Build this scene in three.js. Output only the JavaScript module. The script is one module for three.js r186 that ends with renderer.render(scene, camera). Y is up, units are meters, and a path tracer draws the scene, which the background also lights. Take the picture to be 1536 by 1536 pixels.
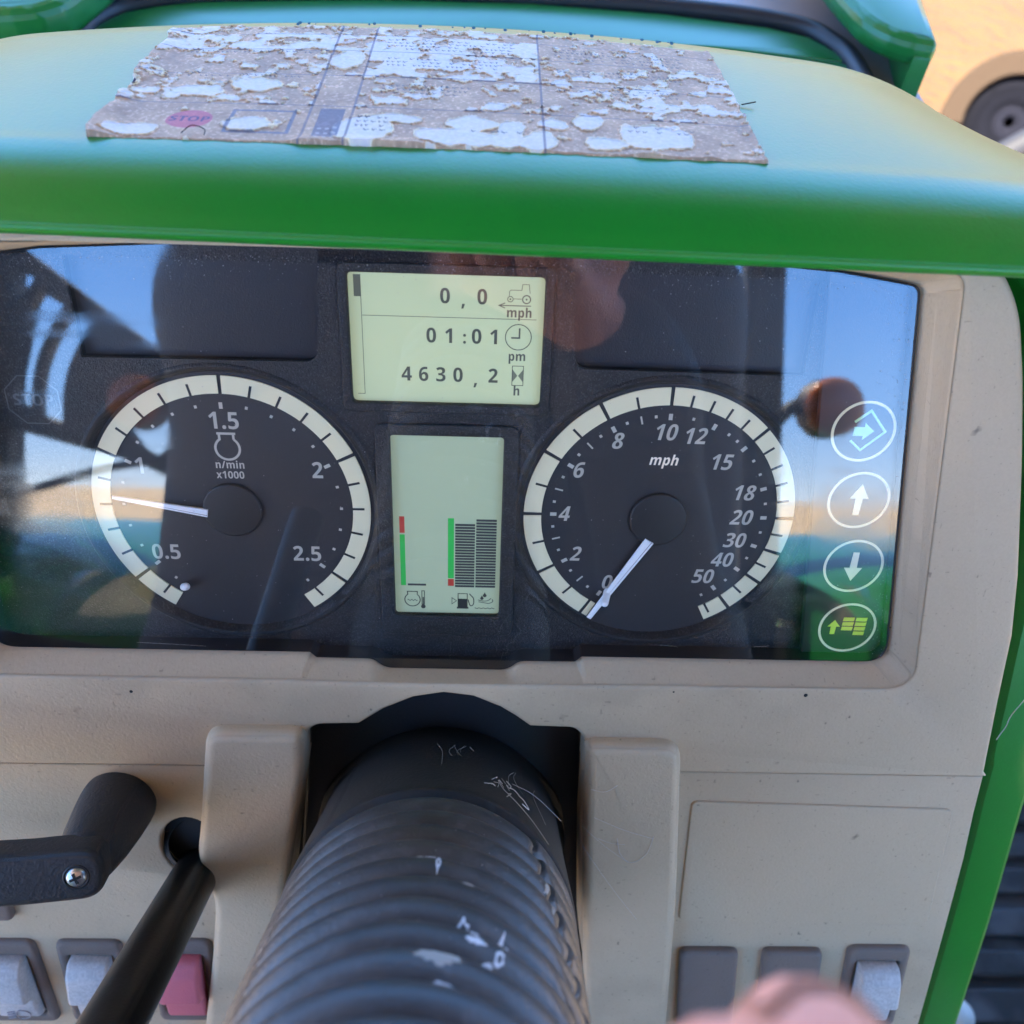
import * as THREE from 'three';
import { mergeGeometries, mergeVertices, toCreasedNormals } from 'three/addons/utils/BufferGeometryUtils.js';
import { RoundedBoxGeometry } from 'three/addons/geometries/RoundedBoxGeometry.js';
import { MarchingCubes } from 'three/addons/objects/MarchingCubes.js';
import { FontLoader } from 'three/addons/loaders/FontLoader.js';
import { TextGeometry } from 'three/addons/geometries/TextGeometry.js';

// ---------------------------------------------------------------- camera, sky, sun, exposure
const V3 = (x, y, z) => new THREE.Vector3(x, y, z);
const scene = new THREE.Scene();
const TILT = 25.6 * Math.PI / 180;                       // the dash face leans back by this much
const QD = new THREE.Quaternion().setFromAxisAngle(V3(1, 0, 0), -TILT);
const ORIGIN = V3(0, 1.6, 0);
// dash coordinates: u right, v up the dash face, w out of it, in millimetres
const Dw = (u, v, w) => V3(u, v, w).multiplyScalar(0.001).applyQuaternion(QD).add(ORIGIN);
const dirD = (u, v, w) => V3(u, v, w).applyQuaternion(QD);

const camera = new THREE.PerspectiveCamera(61.1, 1, 0.008, 3000);
const CX = dirD(0.99933, 0.03284, 0.01602), CY = dirD(-0.02209, 0.89215, -0.45119), CZ = dirD(-0.02911, 0.45054, 0.89228);
camera.position.copy(Dw(12.25, 122.6, 242.0));
camera.quaternion.setFromRotationMatrix(new THREE.Matrix4().makeBasis(CX, CY, CZ));
camera.focus = 0.268;
camera.userData.fStop = 14;
const camPoint = (x, y, z) => camera.position.clone().addScaledVector(CX, x).addScaledVector(CY, y).addScaledVector(CZ, z);

const SUN = V3(-0.36, 0.80, 0.46).normalize();
{
  const W = 1024, H = 512, data = new Float32Array(W * H * 4);
  const stops = [[0, [0.66, 0.80, 0.96]], [2, [0.46, 0.68, 1.0]], [5, [0.27, 0.52, 0.97]], [12, [0.15, 0.38, 0.90]], [40, [0.09, 0.21, 0.44]], [90, [0.06, 0.14, 0.31]]];
  for (let r = 0; r < H; r++) {
    const el = ((r + 0.5) / H - 0.5) * 180, e = Math.max(0, el);
    let i = 0; while (i < stops.length - 2 && e > stops[i + 1][0]) i++;
    const t = Math.min(1, (e - stops[i][0]) / (stops[i + 1][0] - stops[i][0]));
    for (let c = 0; c < W; c++) for (let k = 0; k < 4; k++)
      data[(r * W + c) * 4 + k] = k === 3 ? 1 : 1.0 * (stops[i][1][k] * (1 - t) + stops[i + 1][1][k] * t);
  }
  const sky = new THREE.DataTexture(data, W, H, THREE.RGBAFormat, THREE.FloatType);
  sky.mapping = THREE.EquirectangularReflectionMapping; sky.magFilter = THREE.LinearFilter; sky.needsUpdate = true;
  scene.background = sky; scene.environment = sky;
}
const sun = new THREE.DirectionalLight(new THREE.Color(1, 0.92, 0.80), 5);
sun.name = 'sun'; sun.position.copy(SUN.clone().multiplyScalar(20)).add(V3(0, 1, 0)); sun.target.position.set(0, 1, 0);
sun.castShadow = true; sun.shadow.mapSize.set(4096, 4096);
Object.assign(sun.shadow.camera, { left: -8, right: 8, top: 8, bottom: -8, near: 1, far: 60 });
scene.add(sun, sun.target);

const renderer = new THREE.WebGLRenderer({ antialias: true });
renderer.toneMapping = THREE.LinearToneMapping;
renderer.toneMappingExposure = 8.5;
renderer.shadowMap.enabled = true;

// ---------------------------------------------------------------- helpers
let seed = 12345;
const rnd = () => { seed = (seed + 0x6d2b79f5) | 0; let t = Math.imul(seed ^ (seed >>> 15), 1 | seed); t = (t + Math.imul(t ^ (t >>> 7), 61 | t)) ^ t; return ((t ^ (t >>> 14)) >>> 0) / 4294967296; };
const lerp = (a, b, t) => a + (b - a) * t, clamp = (x, a = 0, b = 1) => Math.min(b, Math.max(a, x));
const smooth = (a, b, x) => { const t = clamp((x - a) / (b - a)); return t * t * (3 - 2 * t); };
const hash = (i, j, s) => { let h = Math.imul(i, 374761393) ^ Math.imul(j, 668265263) ^ Math.imul(s, 974711); h = Math.imul(h ^ (h >>> 13), 1274126177); return ((h ^ (h >>> 16)) >>> 0) / 4294967296; };
function vnoise(x, y, per, s) {                           // value noise that repeats after per cells
  const i = Math.floor(x), j = Math.floor(y), f = x - i, g = y - j, a = f * f * (3 - 2 * f), b = g * g * (3 - 2 * g), m = (k) => ((k % per) + per) % per;
  return lerp(lerp(hash(m(i), m(j), s), hash(m(i + 1), m(j), s), a), lerp(hash(m(i), m(j + 1), s), hash(m(i + 1), m(j + 1), s), a), b);
}
function fbm(x, y, per, s, oct = 4) { let v = 0, a = 0.5, n = 0; for (let o = 0; o < oct; o++) { v += a * vnoise(x, y, per, s + o * 17); n += a; a *= 0.5; x *= 2; y *= 2; per *= 2; } return v / n; }
function dataTex(size, fn, metres, srgb = false) {         // fn(x, y in 0..1) -> [r, g, b] in 0..1
  const d = new Uint8Array(size * size * 4);
  for (let j = 0; j < size; j++) for (let i = 0; i < size; i++) {
    const c = fn((i + 0.5) / size, (j + 0.5) / size), o = (j * size + i) * 4;
    d[o] = clamp(c[0]) * 255; d[o + 1] = clamp(c[1]) * 255; d[o + 2] = clamp(c[2]) * 255; d[o + 3] = 255;
  }
  const t = new THREE.DataTexture(d, size, size); t.wrapS = t.wrapT = THREE.RepeatWrapping; t.magFilter = THREE.LinearFilter;
  if (srgb) t.colorSpace = THREE.SRGBColorSpace;
  t.repeat.set(1 / metres, 1 / metres); t.needsUpdate = true; return t;
}
const grey = (v) => [v, v, v];
function canvasTex(w, h, draw) {
  const c = document.createElement('canvas'); c.width = w; c.height = h; draw(c.getContext('2d'), w, h);
  const t = new THREE.CanvasTexture(c); t.colorSpace = THREE.SRGBColorSpace; t.magFilter = THREE.LinearFilter; return t;
}
const used = {};
function numbered(name) { const k = used[name] = (used[name] ?? -1) + 1; return k ? `${name}_${String(k).padStart(3, '0')}` : name; }
function tag(o, label, category, group, kind) {
  o.name = numbered(o.name); o.userData = {};
  if (label) o.userData.label = label; if (category) o.userData.category = category;
  if (group) o.userData.group = group; if (kind) o.userData.kind = kind;
  scene.add(o); return o;
}
const bases = new Map();
function dthing(name, label, category, base, group) {      // a thing on the dash: its base in dash millimetres
  const g = new THREE.Group(); g.name = name; g.position.copy(Dw(...base)); g.quaternion.copy(QD); bases.set(g, base);
  return tag(g, label, category, group);
}
function wthing(name, label, category, base, group) {      // a thing placed in world metres
  const g = new THREE.Group(); g.name = name; g.position.set(...base); bases.set(g, base);
  return tag(g, label, category, group);
}
function uvBox(geo, k) {                                   // uv in metres by the side a face looks to
  const p = geo.attributes.position, n = geo.attributes.normal, uv = new Float32Array(p.count * 2);
  for (let i = 0; i < p.count; i++) {
    const x = p.getX(i) * k, y = p.getY(i) * k, z = p.getZ(i) * k, a = Math.abs(n.getX(i)), b = Math.abs(n.getY(i)), c = Math.abs(n.getZ(i));
    uv[2 * i] = c >= a && c >= b ? x : a >= b ? z : x; uv[2 * i + 1] = c >= a && c >= b ? y : a >= b ? y : z;
  }
  geo.setAttribute('uv', new THREE.BufferAttribute(uv, 2)); return geo;
}
function put(name, geo, mat, parent, { root = parent, uv = true, mm = bases.get(root) && root.quaternion.equals(QD), label, kind } = {}) {
  const g = geo.clone(), b = bases.get(root) ?? [0, 0, 0];
  if (uv) uvBox(g, mm ? 0.001 : 1);
  g.translate(-b[0], -b[1], -b[2]); if (mm) g.scale(0.001, 0.001, 0.001);
  const m = new THREE.Mesh(g, mat); m.name = name; m.castShadow = m.receiveShadow = true;
  if (label) m.userData.label = label; if (kind) m.userData.kind = kind;
  parent.add(m); return m;
}
// a closed outline with rounded corners; points are [x, y, radius]
function rounded(pts, n = 6) {
  const out = [], m = pts.length;
  pts.forEach(([x, y, r = 0], i) => {
    if (!r) return out.push([x, y]);
    const [ax, ay] = pts[(i + m - 1) % m], [bx, by] = pts[(i + 1) % m];
    const la = Math.hypot(ax - x, ay - y), lb = Math.hypot(bx - x, by - y), q = Math.min(r, la * 0.48, lb * 0.48);
    const sx = x + (ax - x) / la * q, sy = y + (ay - y) / la * q, ex = x + (bx - x) / lb * q, ey = y + (by - y) / lb * q;
    for (let k = 0; k <= n; k++) { const t = k / n, u = 1 - t; out.push([u * u * sx + 2 * u * t * x + t * t * ex, u * u * sy + 2 * u * t * y + t * t * ey]); }
  });
  return out;
}
const shapeOf = (pts, holes = []) => { const s = new THREE.Shape(pts.map(([x, y]) => new THREE.Vector2(x, y))); s.holes = holes.map((h) => new THREE.Path(h.map(([x, y]) => new THREE.Vector2(x, y)))); return s; };
const circlePts = (cx, cy, r, n = 64, ry = r) => Array.from({ length: n }, (_, i) => [cx + r * Math.cos(i / n * 2 * Math.PI), cy + ry * Math.sin(i / n * 2 * Math.PI)]);
const rectPts = (x0, y0, x1, y1, r = 0, n = 5) => rounded([[x0, y0, r], [x1, y0, r], [x1, y1, r], [x0, y1, r]], n);
function slab(pts, w0, w1, bevel = 0, holes = [], seg = 3) {
  const b = Math.min(bevel, (w1 - w0) / 2.01);
  const g = new THREE.ExtrudeGeometry(shapeOf(pts, holes), { depth: w1 - w0 - 2 * b, bevelEnabled: b > 0, bevelThickness: b, bevelSize: b, bevelOffset: -b, bevelSegments: seg, curveSegments: 4 });
  g.translate(0, 0, w0 + b);
  return toCreasedNormals(g, 0.75);
}
function sheet(pts, w, holes = [], box) {                  // a flat face; uv 0..1 over box [x0, y0, x1, y1]
  const g = new THREE.ShapeGeometry(shapeOf(pts, holes)); g.translate(0, 0, w);
  if (box) { const p = g.attributes.position, uv = g.attributes.uv; for (let i = 0; i < p.count; i++) uv.setXY(i, (p.getX(i) - box[0]) / (box[2] - box[0]), (p.getY(i) - box[1]) / (box[3] - box[1])); }
  return g;
}
function loft(rings, closed = true, crease = 0.7) {         // skin through outlines of equal length, given as lists of [x, y, z]
  const n = rings[0].length, pos = [], idx = [];
  rings.forEach((r) => r.forEach((p) => pos.push(...p)));
  for (let r = 0; r < rings.length - 1; r++) for (let i = 0; i < (closed ? n : n - 1); i++) {
    const a = r * n + i, b = r * n + (i + 1) % n, c = a + n, d = b + n; idx.push(a, b, d, a, d, c);
  }
  const g = new THREE.BufferGeometry(); g.setAttribute('position', new THREE.Float32BufferAttribute(pos, 3)); g.setIndex(idx);
  g.computeVertexNormals(); return crease ? toCreasedNormals(g.toNonIndexed(), crease) : g;
}
function grid(nu, nv, fn, wrapU = false) {                  // a surface from fn(i / nu, j / nv) -> Vector3, normals smooth
  const pos = [], uvs = [], idx = [];
  for (let j = 0; j <= nv; j++) for (let i = 0; i <= nu; i++) { const p = fn(i / nu, j / nv); pos.push(p.x, p.y, p.z); uvs.push(i / nu, j / nv); }
  for (let j = 0; j < nv; j++) for (let i = 0; i < nu; i++) { const a = j * (nu + 1) + i, b = a + 1, c = a + nu + 1, d = c + 1; idx.push(a, b, d, a, d, c); }
  const g = new THREE.BufferGeometry();
  g.setAttribute('position', new THREE.Float32BufferAttribute(pos, 3)); g.setAttribute('uv', new THREE.Float32BufferAttribute(uvs, 2)); g.setIndex(idx); g.computeVertexNormals();
  if (wrapU) { const n = g.attributes.normal; for (let j = 0; j <= nv; j++) { const a = j * (nu + 1), b = a + nu, v = V3(n.getX(a) + n.getX(b), n.getY(a) + n.getY(b), n.getZ(a) + n.getZ(b)).normalize(); n.setXYZ(a, v.x, v.y, v.z); n.setXYZ(b, v.x, v.y, v.z); } }
  return g;
}
function tube(points, r, sides = 8, steps = 24) { return new THREE.TubeGeometry(new THREE.CatmullRomCurve3(points.map((p) => V3(...p))), steps, r, sides, false); }
function latheAlong(profile, from, dir, n = 48) {           // profile [[radius, distance], ...] turned about an axis
  const g = new THREE.LatheGeometry(profile.map(([r, h]) => new THREE.Vector2(Math.max(r, 1e-4), h)), n);
  g.applyQuaternion(new THREE.Quaternion().setFromUnitVectors(V3(0, 1, 0), V3(...dir).normalize())); g.translate(...from); return g;
}

// ---------------------------------------------------------------- materials
const std = (o) => new THREE.MeshStandardMaterial(o);
const lin = (r, g, b) => new THREE.Color().setRGB(r, g, b);
const grainBump = dataTex(512, (x, y) => grey(0.6 * vnoise(x * 96, y * 96, 96, 3) + 0.4 * vnoise(x * 200, y * 200, 200, 9)), 0.07);
const coarseBump = dataTex(512, (x, y) => grey(0.5 * vnoise(x * 150, y * 150, 150, 5) + 0.5 * hash(Math.floor(x * 256), Math.floor(y * 256), 8)), 0.05);
const scuffRough = dataTex(512, (x, y) => { const v = 0.62 + 0.3 * (fbm(x * 6, y * 6, 6, 31, 5) - 0.5); return grey(v); }, 0.2);
const beigeMap = dataTex(1024, (x, y) => {
  let v = 1 + 0.09 * (fbm(x * 5, y * 5, 5, 61, 5) - 0.5) + 0.05 * (vnoise(x * 300, y * 300, 300, 2) - 0.5), k = vnoise(x * 170, y * 170, 170, 71);
  if (k > 0.92) v *= 1 - 4.5 * (k - 0.92); const q = vnoise(x * 46 + 3, y * 46, 46, 75) * vnoise(x * 130, y * 130, 130, 76); if (q > 0.74) v *= 1 - 3.2 * (q - 0.74); v *= 1 - 0.10 * smooth(0.62, 0.8, fbm(x * 3, y * 3, 3, 67, 6));
  return [v * 0.93, v * 0.93, v * 0.93];
}, 0.16);
const M = {
  beige: std({ color: lin(0.50, 0.387, 0.255), map: beigeMap, roughness: 0.62, roughnessMap: null, bumpMap: grainBump, bumpScale: 0.00007 }),
  beigeDark: std({ color: lin(0.165, 0.128, 0.108), map: beigeMap, roughness: 0.66, bumpMap: grainBump, bumpScale: 0.0001 }),
  rocker: std({ color: lin(0.56, 0.54, 0.53), roughness: 0.6, bumpMap: grainBump, bumpScale: 0.0001, map: dataTex(512, (x, y) => { const v = 0.80 + 0.22 * (fbm(x * 10, y * 10, 10, 12, 6) - 0.5) + 0.22 * (vnoise(x * 90, y * 90, 90, 19) - 0.5); return [v * 0.98, v * 0.99, v]; }, 0.06) }),
  pink: std({ color: lin(0.52, 0.125, 0.155), roughness: 0.6, bumpMap: grainBump, bumpScale: 0.0001 }),
  black: std({ color: lin(0.014, 0.015, 0.018), roughness: 0.5, bumpMap: grainBump, bumpScale: 0.00006 }),
  blackMatt: std({ color: lin(0.01, 0.01, 0.011), roughness: 0.85 }),
  lever: std({ color: lin(0.022, 0.024, 0.028), roughness: 0.55, bumpMap: grainBump, bumpScale: 0.00012 }),
  mask: std({ color: lin(0.036, 0.034, 0.037), roughness: 0.5, bumpMap: coarseBump, bumpScale: 0.00022, map: dataTex(512, (x, y) => { const h = hash(Math.floor(x * 256), Math.floor(y * 256), 77), k = vnoise(x * 180, y * 180, 180, 78); return h > 0.9 ? [1, 1, 1] : grey(0.10 + 0.40 * k * k); }, 0.085) }),
  panel: std({ color: lin(0.012, 0.012, 0.015), roughness: 0.42, bumpMap: coarseBump, bumpScale: 0.00006 }),
  cream: std({ color: lin(0.80, 0.72, 0.47), roughness: 0.5 }),
  print: std({ color: lin(0.66, 0.62, 0.53), roughness: 0.55 }),
  lime: std({ color: lin(0.56, 0.70, 0.04), roughness: 0.5 }),
  needle: std({ color: lin(0.82, 0.84, 0.86), roughness: 0.35 }),
  dark: std({ color: lin(0.012, 0.012, 0.014), roughness: 0.5 }),
  steel: std({ color: lin(0.55, 0.55, 0.56), metalness: 0.9, roughness: 0.35 }),
  green: new THREE.MeshPhysicalMaterial({ color: lin(0.005, 0.20, 0.017), roughness: 0.32, ior: 1.5, bumpMap: grainBump, bumpScale: 0.00003, map: dataTex(1024, (x, y) => { const k = vnoise(x * 260, y * 260, 260, 141), d = fbm(x * 7, y * 7, 7, 143, 5); const v = 0.92 + 0.1 * (d - 0.5) - 1.4 * Math.max(0, k - 0.9); return [v + 0.06 * d, v, v]; }, 0.16), roughnessMap: null }),
  greyPlastic: std({ color: lin(0.27, 0.25, 0.27), roughness: 0.5 }),
  seal: std({ color: lin(0.018, 0.018, 0.022), roughness: 0.5 }),
  silk: std({ color: lin(0.55, 0.53, 0.5), roughness: 0.7 }),
};

// ---------------------------------------------------------------- ground and field
{
  const g = new THREE.PlaneGeometry(1600, 1600, 1, 1).rotateX(-Math.PI / 2);
  const gm = std({ color: lin(0.72, 0.52, 0.31), roughness: 0.95, map: dataTex(512, (x, y) => { const v = 0.62 + 0.36 * fbm(x * 8, y * 8, 8, 41, 6); return [v, v * 0.985, v * 0.96]; }, 6), bumpMap: dataTex(256, (x, y) => grey(fbm(x * 24, y * 24, 24, 43, 4)), 1.2), bumpScale: 0.03 });
  uvBox(g, 1);
  const m = new THREE.Mesh(g, gm); m.name = 'ground'; m.receiveShadow = true; tag(m, 'pale dry tan ground around the tractor', null, null, 'structure');
}

{
  const g = new THREE.PlaneGeometry(60, 60, 1, 1).rotateX(-Math.PI / 2).translate(0, 0.004, -31.2); uvBox(g, 1);
  const m = new THREE.Mesh(g, std({ color: lin(0.118, 0.057, 0.014), roughness: 0.95, map: dataTex(512, (x, y) => { const v = 0.52 + 0.46 * fbm(x * 10, y * 10, 10, 47, 6); return [v, v * 0.98, v * 0.94]; }, 4), bumpMap: dataTex(256, (x, y) => grey(fbm(x * 24, y * 24, 24, 43, 4)), 1.2), bumpScale: 0.03 })); m.name = 'dirt_yard'; m.receiveShadow = true;
  tag(m, 'sunlit tan dirt yard beyond the bonnet at the top right', null, null, 'structure');
  const b = grid(120, 20, (a, t) => { const ang = lerp(-1.25, 1.25, a), h = 5.9 + 1.6 * (fbm(a * 9, 3, 999, 801, 3) - 0.5), r = 26 + t * 9, y = h * Math.sin(Math.min(1, t * 1.4) * Math.PI / 2) * (1 + 0.18 * (fbm(a * 40, t * 6, 999, 805, 3) - 0.5)); return V3(r * Math.sin(ang), y + 0.01 - (t === 0 ? 0.3 : 0), -r * Math.cos(ang)); });
  const bm = new THREE.Mesh(b, std({ color: lin(0.20, 0.142, 0.078), roughness: 0.95 })); bm.name = 'earth_bank'; bm.castShadow = bm.receiveShadow = true;
  tag(bm, 'dry tan earth bank beyond the yard', null, null, 'structure');
}

// ---------------------------------------------------------------- cab: roof, pillars, floor, rear panel
const cabM = std({ color: lin(0.03, 0.03, 0.033), roughness: 0.6 });
const linerM = std({ color: lin(0.46, 0.38, 0.28), roughness: 0.85 });
const cab = wthing('tractor_cab', 'dark framed tractor cab with roof and corner pillars around the dash', 'cab', [0, 0.76, 0.3]);
const bx = (x0, y0, z0, x1, y1, z1, r = 0.012) => { const g = new RoundedBoxGeometry(x1 - x0, y1 - y0, z1 - z0, 2, r); g.translate((x0 + x1) / 2, (y0 + y1) / 2, (z0 + z1) / 2); return g; };
put('roof', bx(-0.86, 2.34, -0.78, 0.86, 2.50, 1.32, 0.04), std({ color: lin(0.012, 0.155, 0.032), roughness: 0.4 }), cab);
put('headliner', bx(-0.80, 2.31, -0.72, 0.80, 2.338, 1.26), linerM, cab);
const trimM = std({ color: lin(0.44, 0.34, 0.25), roughness: 0.8 });
put('roof_console', bx(-0.34, 2.24, -0.45, 0.34, 2.308, 0.50, 0.02), cabM, cab);
put('floor', bx(-0.80, 0.70, -0.62, 0.80, 0.76, 1.25), trimM, cab);
for (const [x, z] of [[-0.78, -0.68], [0.78, -0.68], [-0.80, 1.2], [0.80, 1.2]]) put('pillar', bx(x - 0.035, 0.76, z - 0.035, x + 0.035, 2.312, z + 0.035), cabM, cab);
put('side_post', bx(0.765, 0.765, 0.12, 0.80, 2.305, 0.40), cabM, cab);
put('rear_panel', bx(-0.765, 0.76, 1.18, 0.765, 1.40, 1.22), trimM, cab);
for (const x of [-0.79, 0.79]) put('side_sill', bx(x - 0.02, 0.76, -0.6, x + 0.02, 1.02, 1.16), trimM, cab);

// ---------------------------------------------------------------- floor mat
{
  const mat = std({ color: lin(0.042, 0.040, 0.043), roughness: 0.8, bumpMap: grainBump, bumpScale: 0.0003, map: dataTex(256, (x, y) => grey(0.25 + 0.75 * smooth(0.3, 0.7, fbm(x * 11, y * 11, 11, 90, 6))), 0.3) });
  const t = wthing('floor_mat', 'black ribbed rubber floor mat below the green console side', 'floor mat', [0.45, 0.762, 0.0]);
  put('mat_sheet', bx(0.12, 0.762, -0.55, 0.76, 0.772, 0.5, 0.004), mat, t);
  for (let i = 0; i < 22; i++) { const j = 0.004 * (rnd() - 0.5); put('rib', bx(0.14, 0.7725, -0.5 + i * 0.042 + j, 0.745, 0.782 + 0.004 * rnd(), -0.5 + i * 0.042 + 0.028 + 0.005 * rnd(), 0.005), mat, t); }
}
{
  const t = wthing('pedal', 'pale grey rounded pedal end low beside the green console', 'pedal', [0.4, 0.78, 0.0]);
  const m = std({ color: lin(0.30, 0.30, 0.28), roughness: 0.45 });
  put('pedal_pad', new THREE.CapsuleGeometry(0.015, 0.07, 8, 20).rotateX(0.25).translate(0.425, 0.94, 0.045), m, t);
  put('pedal_arm', tube([[0.425, 0.91, 0.04], [0.41, 0.86, 0.02], [0.40, 0.80, 0.0], [0.40, 0.775, -0.02]], 0.008), M.blackMatt, t);
}

// ---------------------------------------------------------------- things seen beyond the bonnet on the right
{
  const flat = (r, g, b) => new THREE.MeshPhysicalMaterial({ color: lin(r, g, b), roughness: 1, specularIntensity: 0.15, bumpMap: grainBump, bumpScale: 0.002 });
  const c = [1.93, 0.20, -2.97], t = wthing('dusty_wheel', 'small dusty wheel with brown arch and dark hub on the yard', 'wheel', [c[0], 0.0, c[2]]), ax = V3(-0.42, 0.42, 0.80).normalize();
  const turn = (g) => g.applyQuaternion(new THREE.Quaternion().setFromUnitVectors(V3(0, 0, 1), ax)).translate(...c);
  put('tyre', turn(new THREE.TorusGeometry(0.10, 0.065, 20, 48)), flat(0.007, 0.007, 0.010), t);
  put('hub', turn(new THREE.TorusGeometry(0.04, 0.025, 12, 30).translate(0.0, 0, 0.03)), flat(0.014, 0.014, 0.02), t);
  const arch = new THREE.Shape(); arch.absarc(0, 0, 0.225, 1.1, Math.PI + 0.1, false); arch.absarc(0, 0, 0.168, Math.PI + 0.1, 1.1, true);
  put('mudguard', turn(new THREE.ExtrudeGeometry(arch, { depth: 0.16, bevelEnabled: true, bevelSize: 0.012, bevelThickness: 0.012, curveSegments: 24 }).translate(0, 0, -0.08)), flat(0.06, 0.040, 0.026), t);
  for (let i = 0; i < 14; i++) put('lug', turn(new THREE.BoxGeometry(0.03, 0.03, 0.12).translate(0.168, 0, 0).rotateZ(i / 14 * 2 * Math.PI)), flat(0.012, 0.010, 0.010), t);
  put('axle', tube([[c[0], c[1], c[2]], [c[0] + 0.5, 0.2, c[2] - 0.5]], 0.05, 12, 4), M.blackMatt, t);
}
{
  const t = wthing('step_rail', 'grey diagonal bar in front of the dusty wheel', 'rail', [1.1, 0.0, -1.8]);
  put('bar', tube([[1.10, 0.60, -1.80], [1.62, 0.86, -1.98]], 0.030, 12, 4), std({ color: lin(0.02, 0.018, 0.018), roughness: 0.6 }), t);
  put('bracket', bx(1.06, 0.0, -1.86, 1.14, 0.62, -1.76), cabM, t);
}

// ---------------------------------------------------------------- bonnet beyond the cowl
const greenFar = std({ color: lin(0.012, 0.155, 0.032), roughness: 0.3 });
{
  const t = wthing('engine_bonnet', 'green engine bonnet with grey panel and black seal beyond the cowl', 'bonnet', [0, 1.57, -0.33]);
  const prism = (pts, y0, y1, b) => slab(pts.map(([x, z, r]) => [x, -z, r]).map((p) => p), y0, y1, b).rotateX(-Math.PI / 2);
  const flat = (pts, n) => rounded(pts, n);
  put('rear_strip', prism([[-0.22, -0.20], [0.205, -0.20], [0.2045, -0.305], [0.203, -0.3085], [0.127, -0.3195], [0, -0.322], [-0.117, -0.3155], [-0.206, -0.3015], [-0.22, -0.30]].reverse(), 1.575, 1.600, 0.0012), greenFar, t);
  put('centre_panel', prism([[-0.203, -0.3045], [-0.117, -0.3185], [0, -0.325], [0.127, -0.3225], [0.2005, -0.3115], [0.196, -0.324], [0.186, -0.339], [0.164, -0.349], [0.108, -0.361], [0.032, -0.368], [-0.06, -0.366], [-0.153, -0.354], [-0.174, -0.347], [-0.191, -0.337], [-0.2, -0.323]].reverse(), 1.575, 1.600, 0.0012), greenFar, t);
  const path = [[0.2035, -0.262], [0.2035, -0.3085], [0.201, -0.323], [0.1965, -0.333], [0.188, -0.347], [0.166, -0.358], [0.109, -0.3685], [0.032, -0.3725], [-0.06, -0.371], [-0.154, -0.3575], [-0.181, -0.349], [-0.196, -0.339], [-0.204, -0.322], [-0.2055, -0.309], [-0.2055, -0.262]];
  put('seal', tube(path.map(([x, z]) => [x, 1.6005, z]), 0.0052, 10, 120), M.seal, t);
  put('grey_panel', prism([[-0.26, -0.24], [0.236, -0.24], [0.236, -0.30], [0.246, -0.5], [-0.26, -0.5]].reverse(), 1.56, 1.5955, 0.002), M.greyPlastic, t);
  put('green_edge', prism(flat([[0.178, -0.5, 0], [0.193, -0.34, 0.02], [0.2, -0.303, 0.02], [0.212, -0.286, 0.012], [0.2315, -0.279, 0.006], [0.239, -0.334, 0.02], [0.262, -0.5, 0]]).reverse(), 1.611, 1.625, 0.005), greenFar, t);
  put('green_skirt', prism([[0.2215, -0.2815], [0.2300, -0.2800], [0.239, -0.334], [0.262, -0.5], [0.252, -0.5], [0.230, -0.334]].reverse(), 1.585, 1.618, 0.002), greenFar, t);
  put('green_edge', prism(flat([[-0.165, -0.5, 0], [-0.19, -0.325, 0.02], [-0.198, -0.291, 0.01], [-0.208, -0.279, 0.012], [-0.225, -0.2745, 0.006], [-0.262, -0.270, 0.004], [-0.28, -0.5, 0]]), 1.607, 1.625, 0.005), greenFar, t);
}

// ---------------------------------------------------------------- green shroud: cowl over the instruments and side rails
const cowlCurve = new THREE.CatmullRomCurve3([[-0.034, 1.6865], [-0.010, 1.6915], [-0.0030, 1.6935], [-0.0012, 1.6960], [-0.0036, 1.6986], [-0.0080, 1.7012], [-0.0130, 1.7029], [-0.0190, 1.7038], [-0.0260, 1.7037], [-0.0345, 1.7026], [-0.07, 1.6985], [-0.105, 1.6946], [-0.1165, 1.6929], [-0.1255, 1.6900], [-0.1325, 1.6830], [-0.136, 1.668], [-0.137, 1.60]].map(([z, y]) => V3(0, y, z)), false, 'centripetal');
const drop = (u, z) => { const a = Math.abs(u + 0.008), k = clamp((-z - 0.012) / 0.10); return (0.0097 * (a / 0.149) ** 2 + 4.4 * Math.max(0, a - 0.125) ** 2) * k + 8 * Math.max(0, a - 0.17) ** 2; };
const shroud = wthing('dash_shroud', 'glossy green plastic shroud over and around the beige dash', 'dash shroud', [0, 1.6, -0.05]);
{
  const g = grid(160, 150, (a, b) => { const u = lerp(-0.30, 0.30, a), p = cowlCurve.getPoint(b); p.x = u; p.y -= drop(u, p.z); p.z += 0.022 * u * smooth(-0.06, 0, p.z); return p; });
  put('cowl', g, M.green, shroud, { uv: true, mm: false });
}
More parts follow.
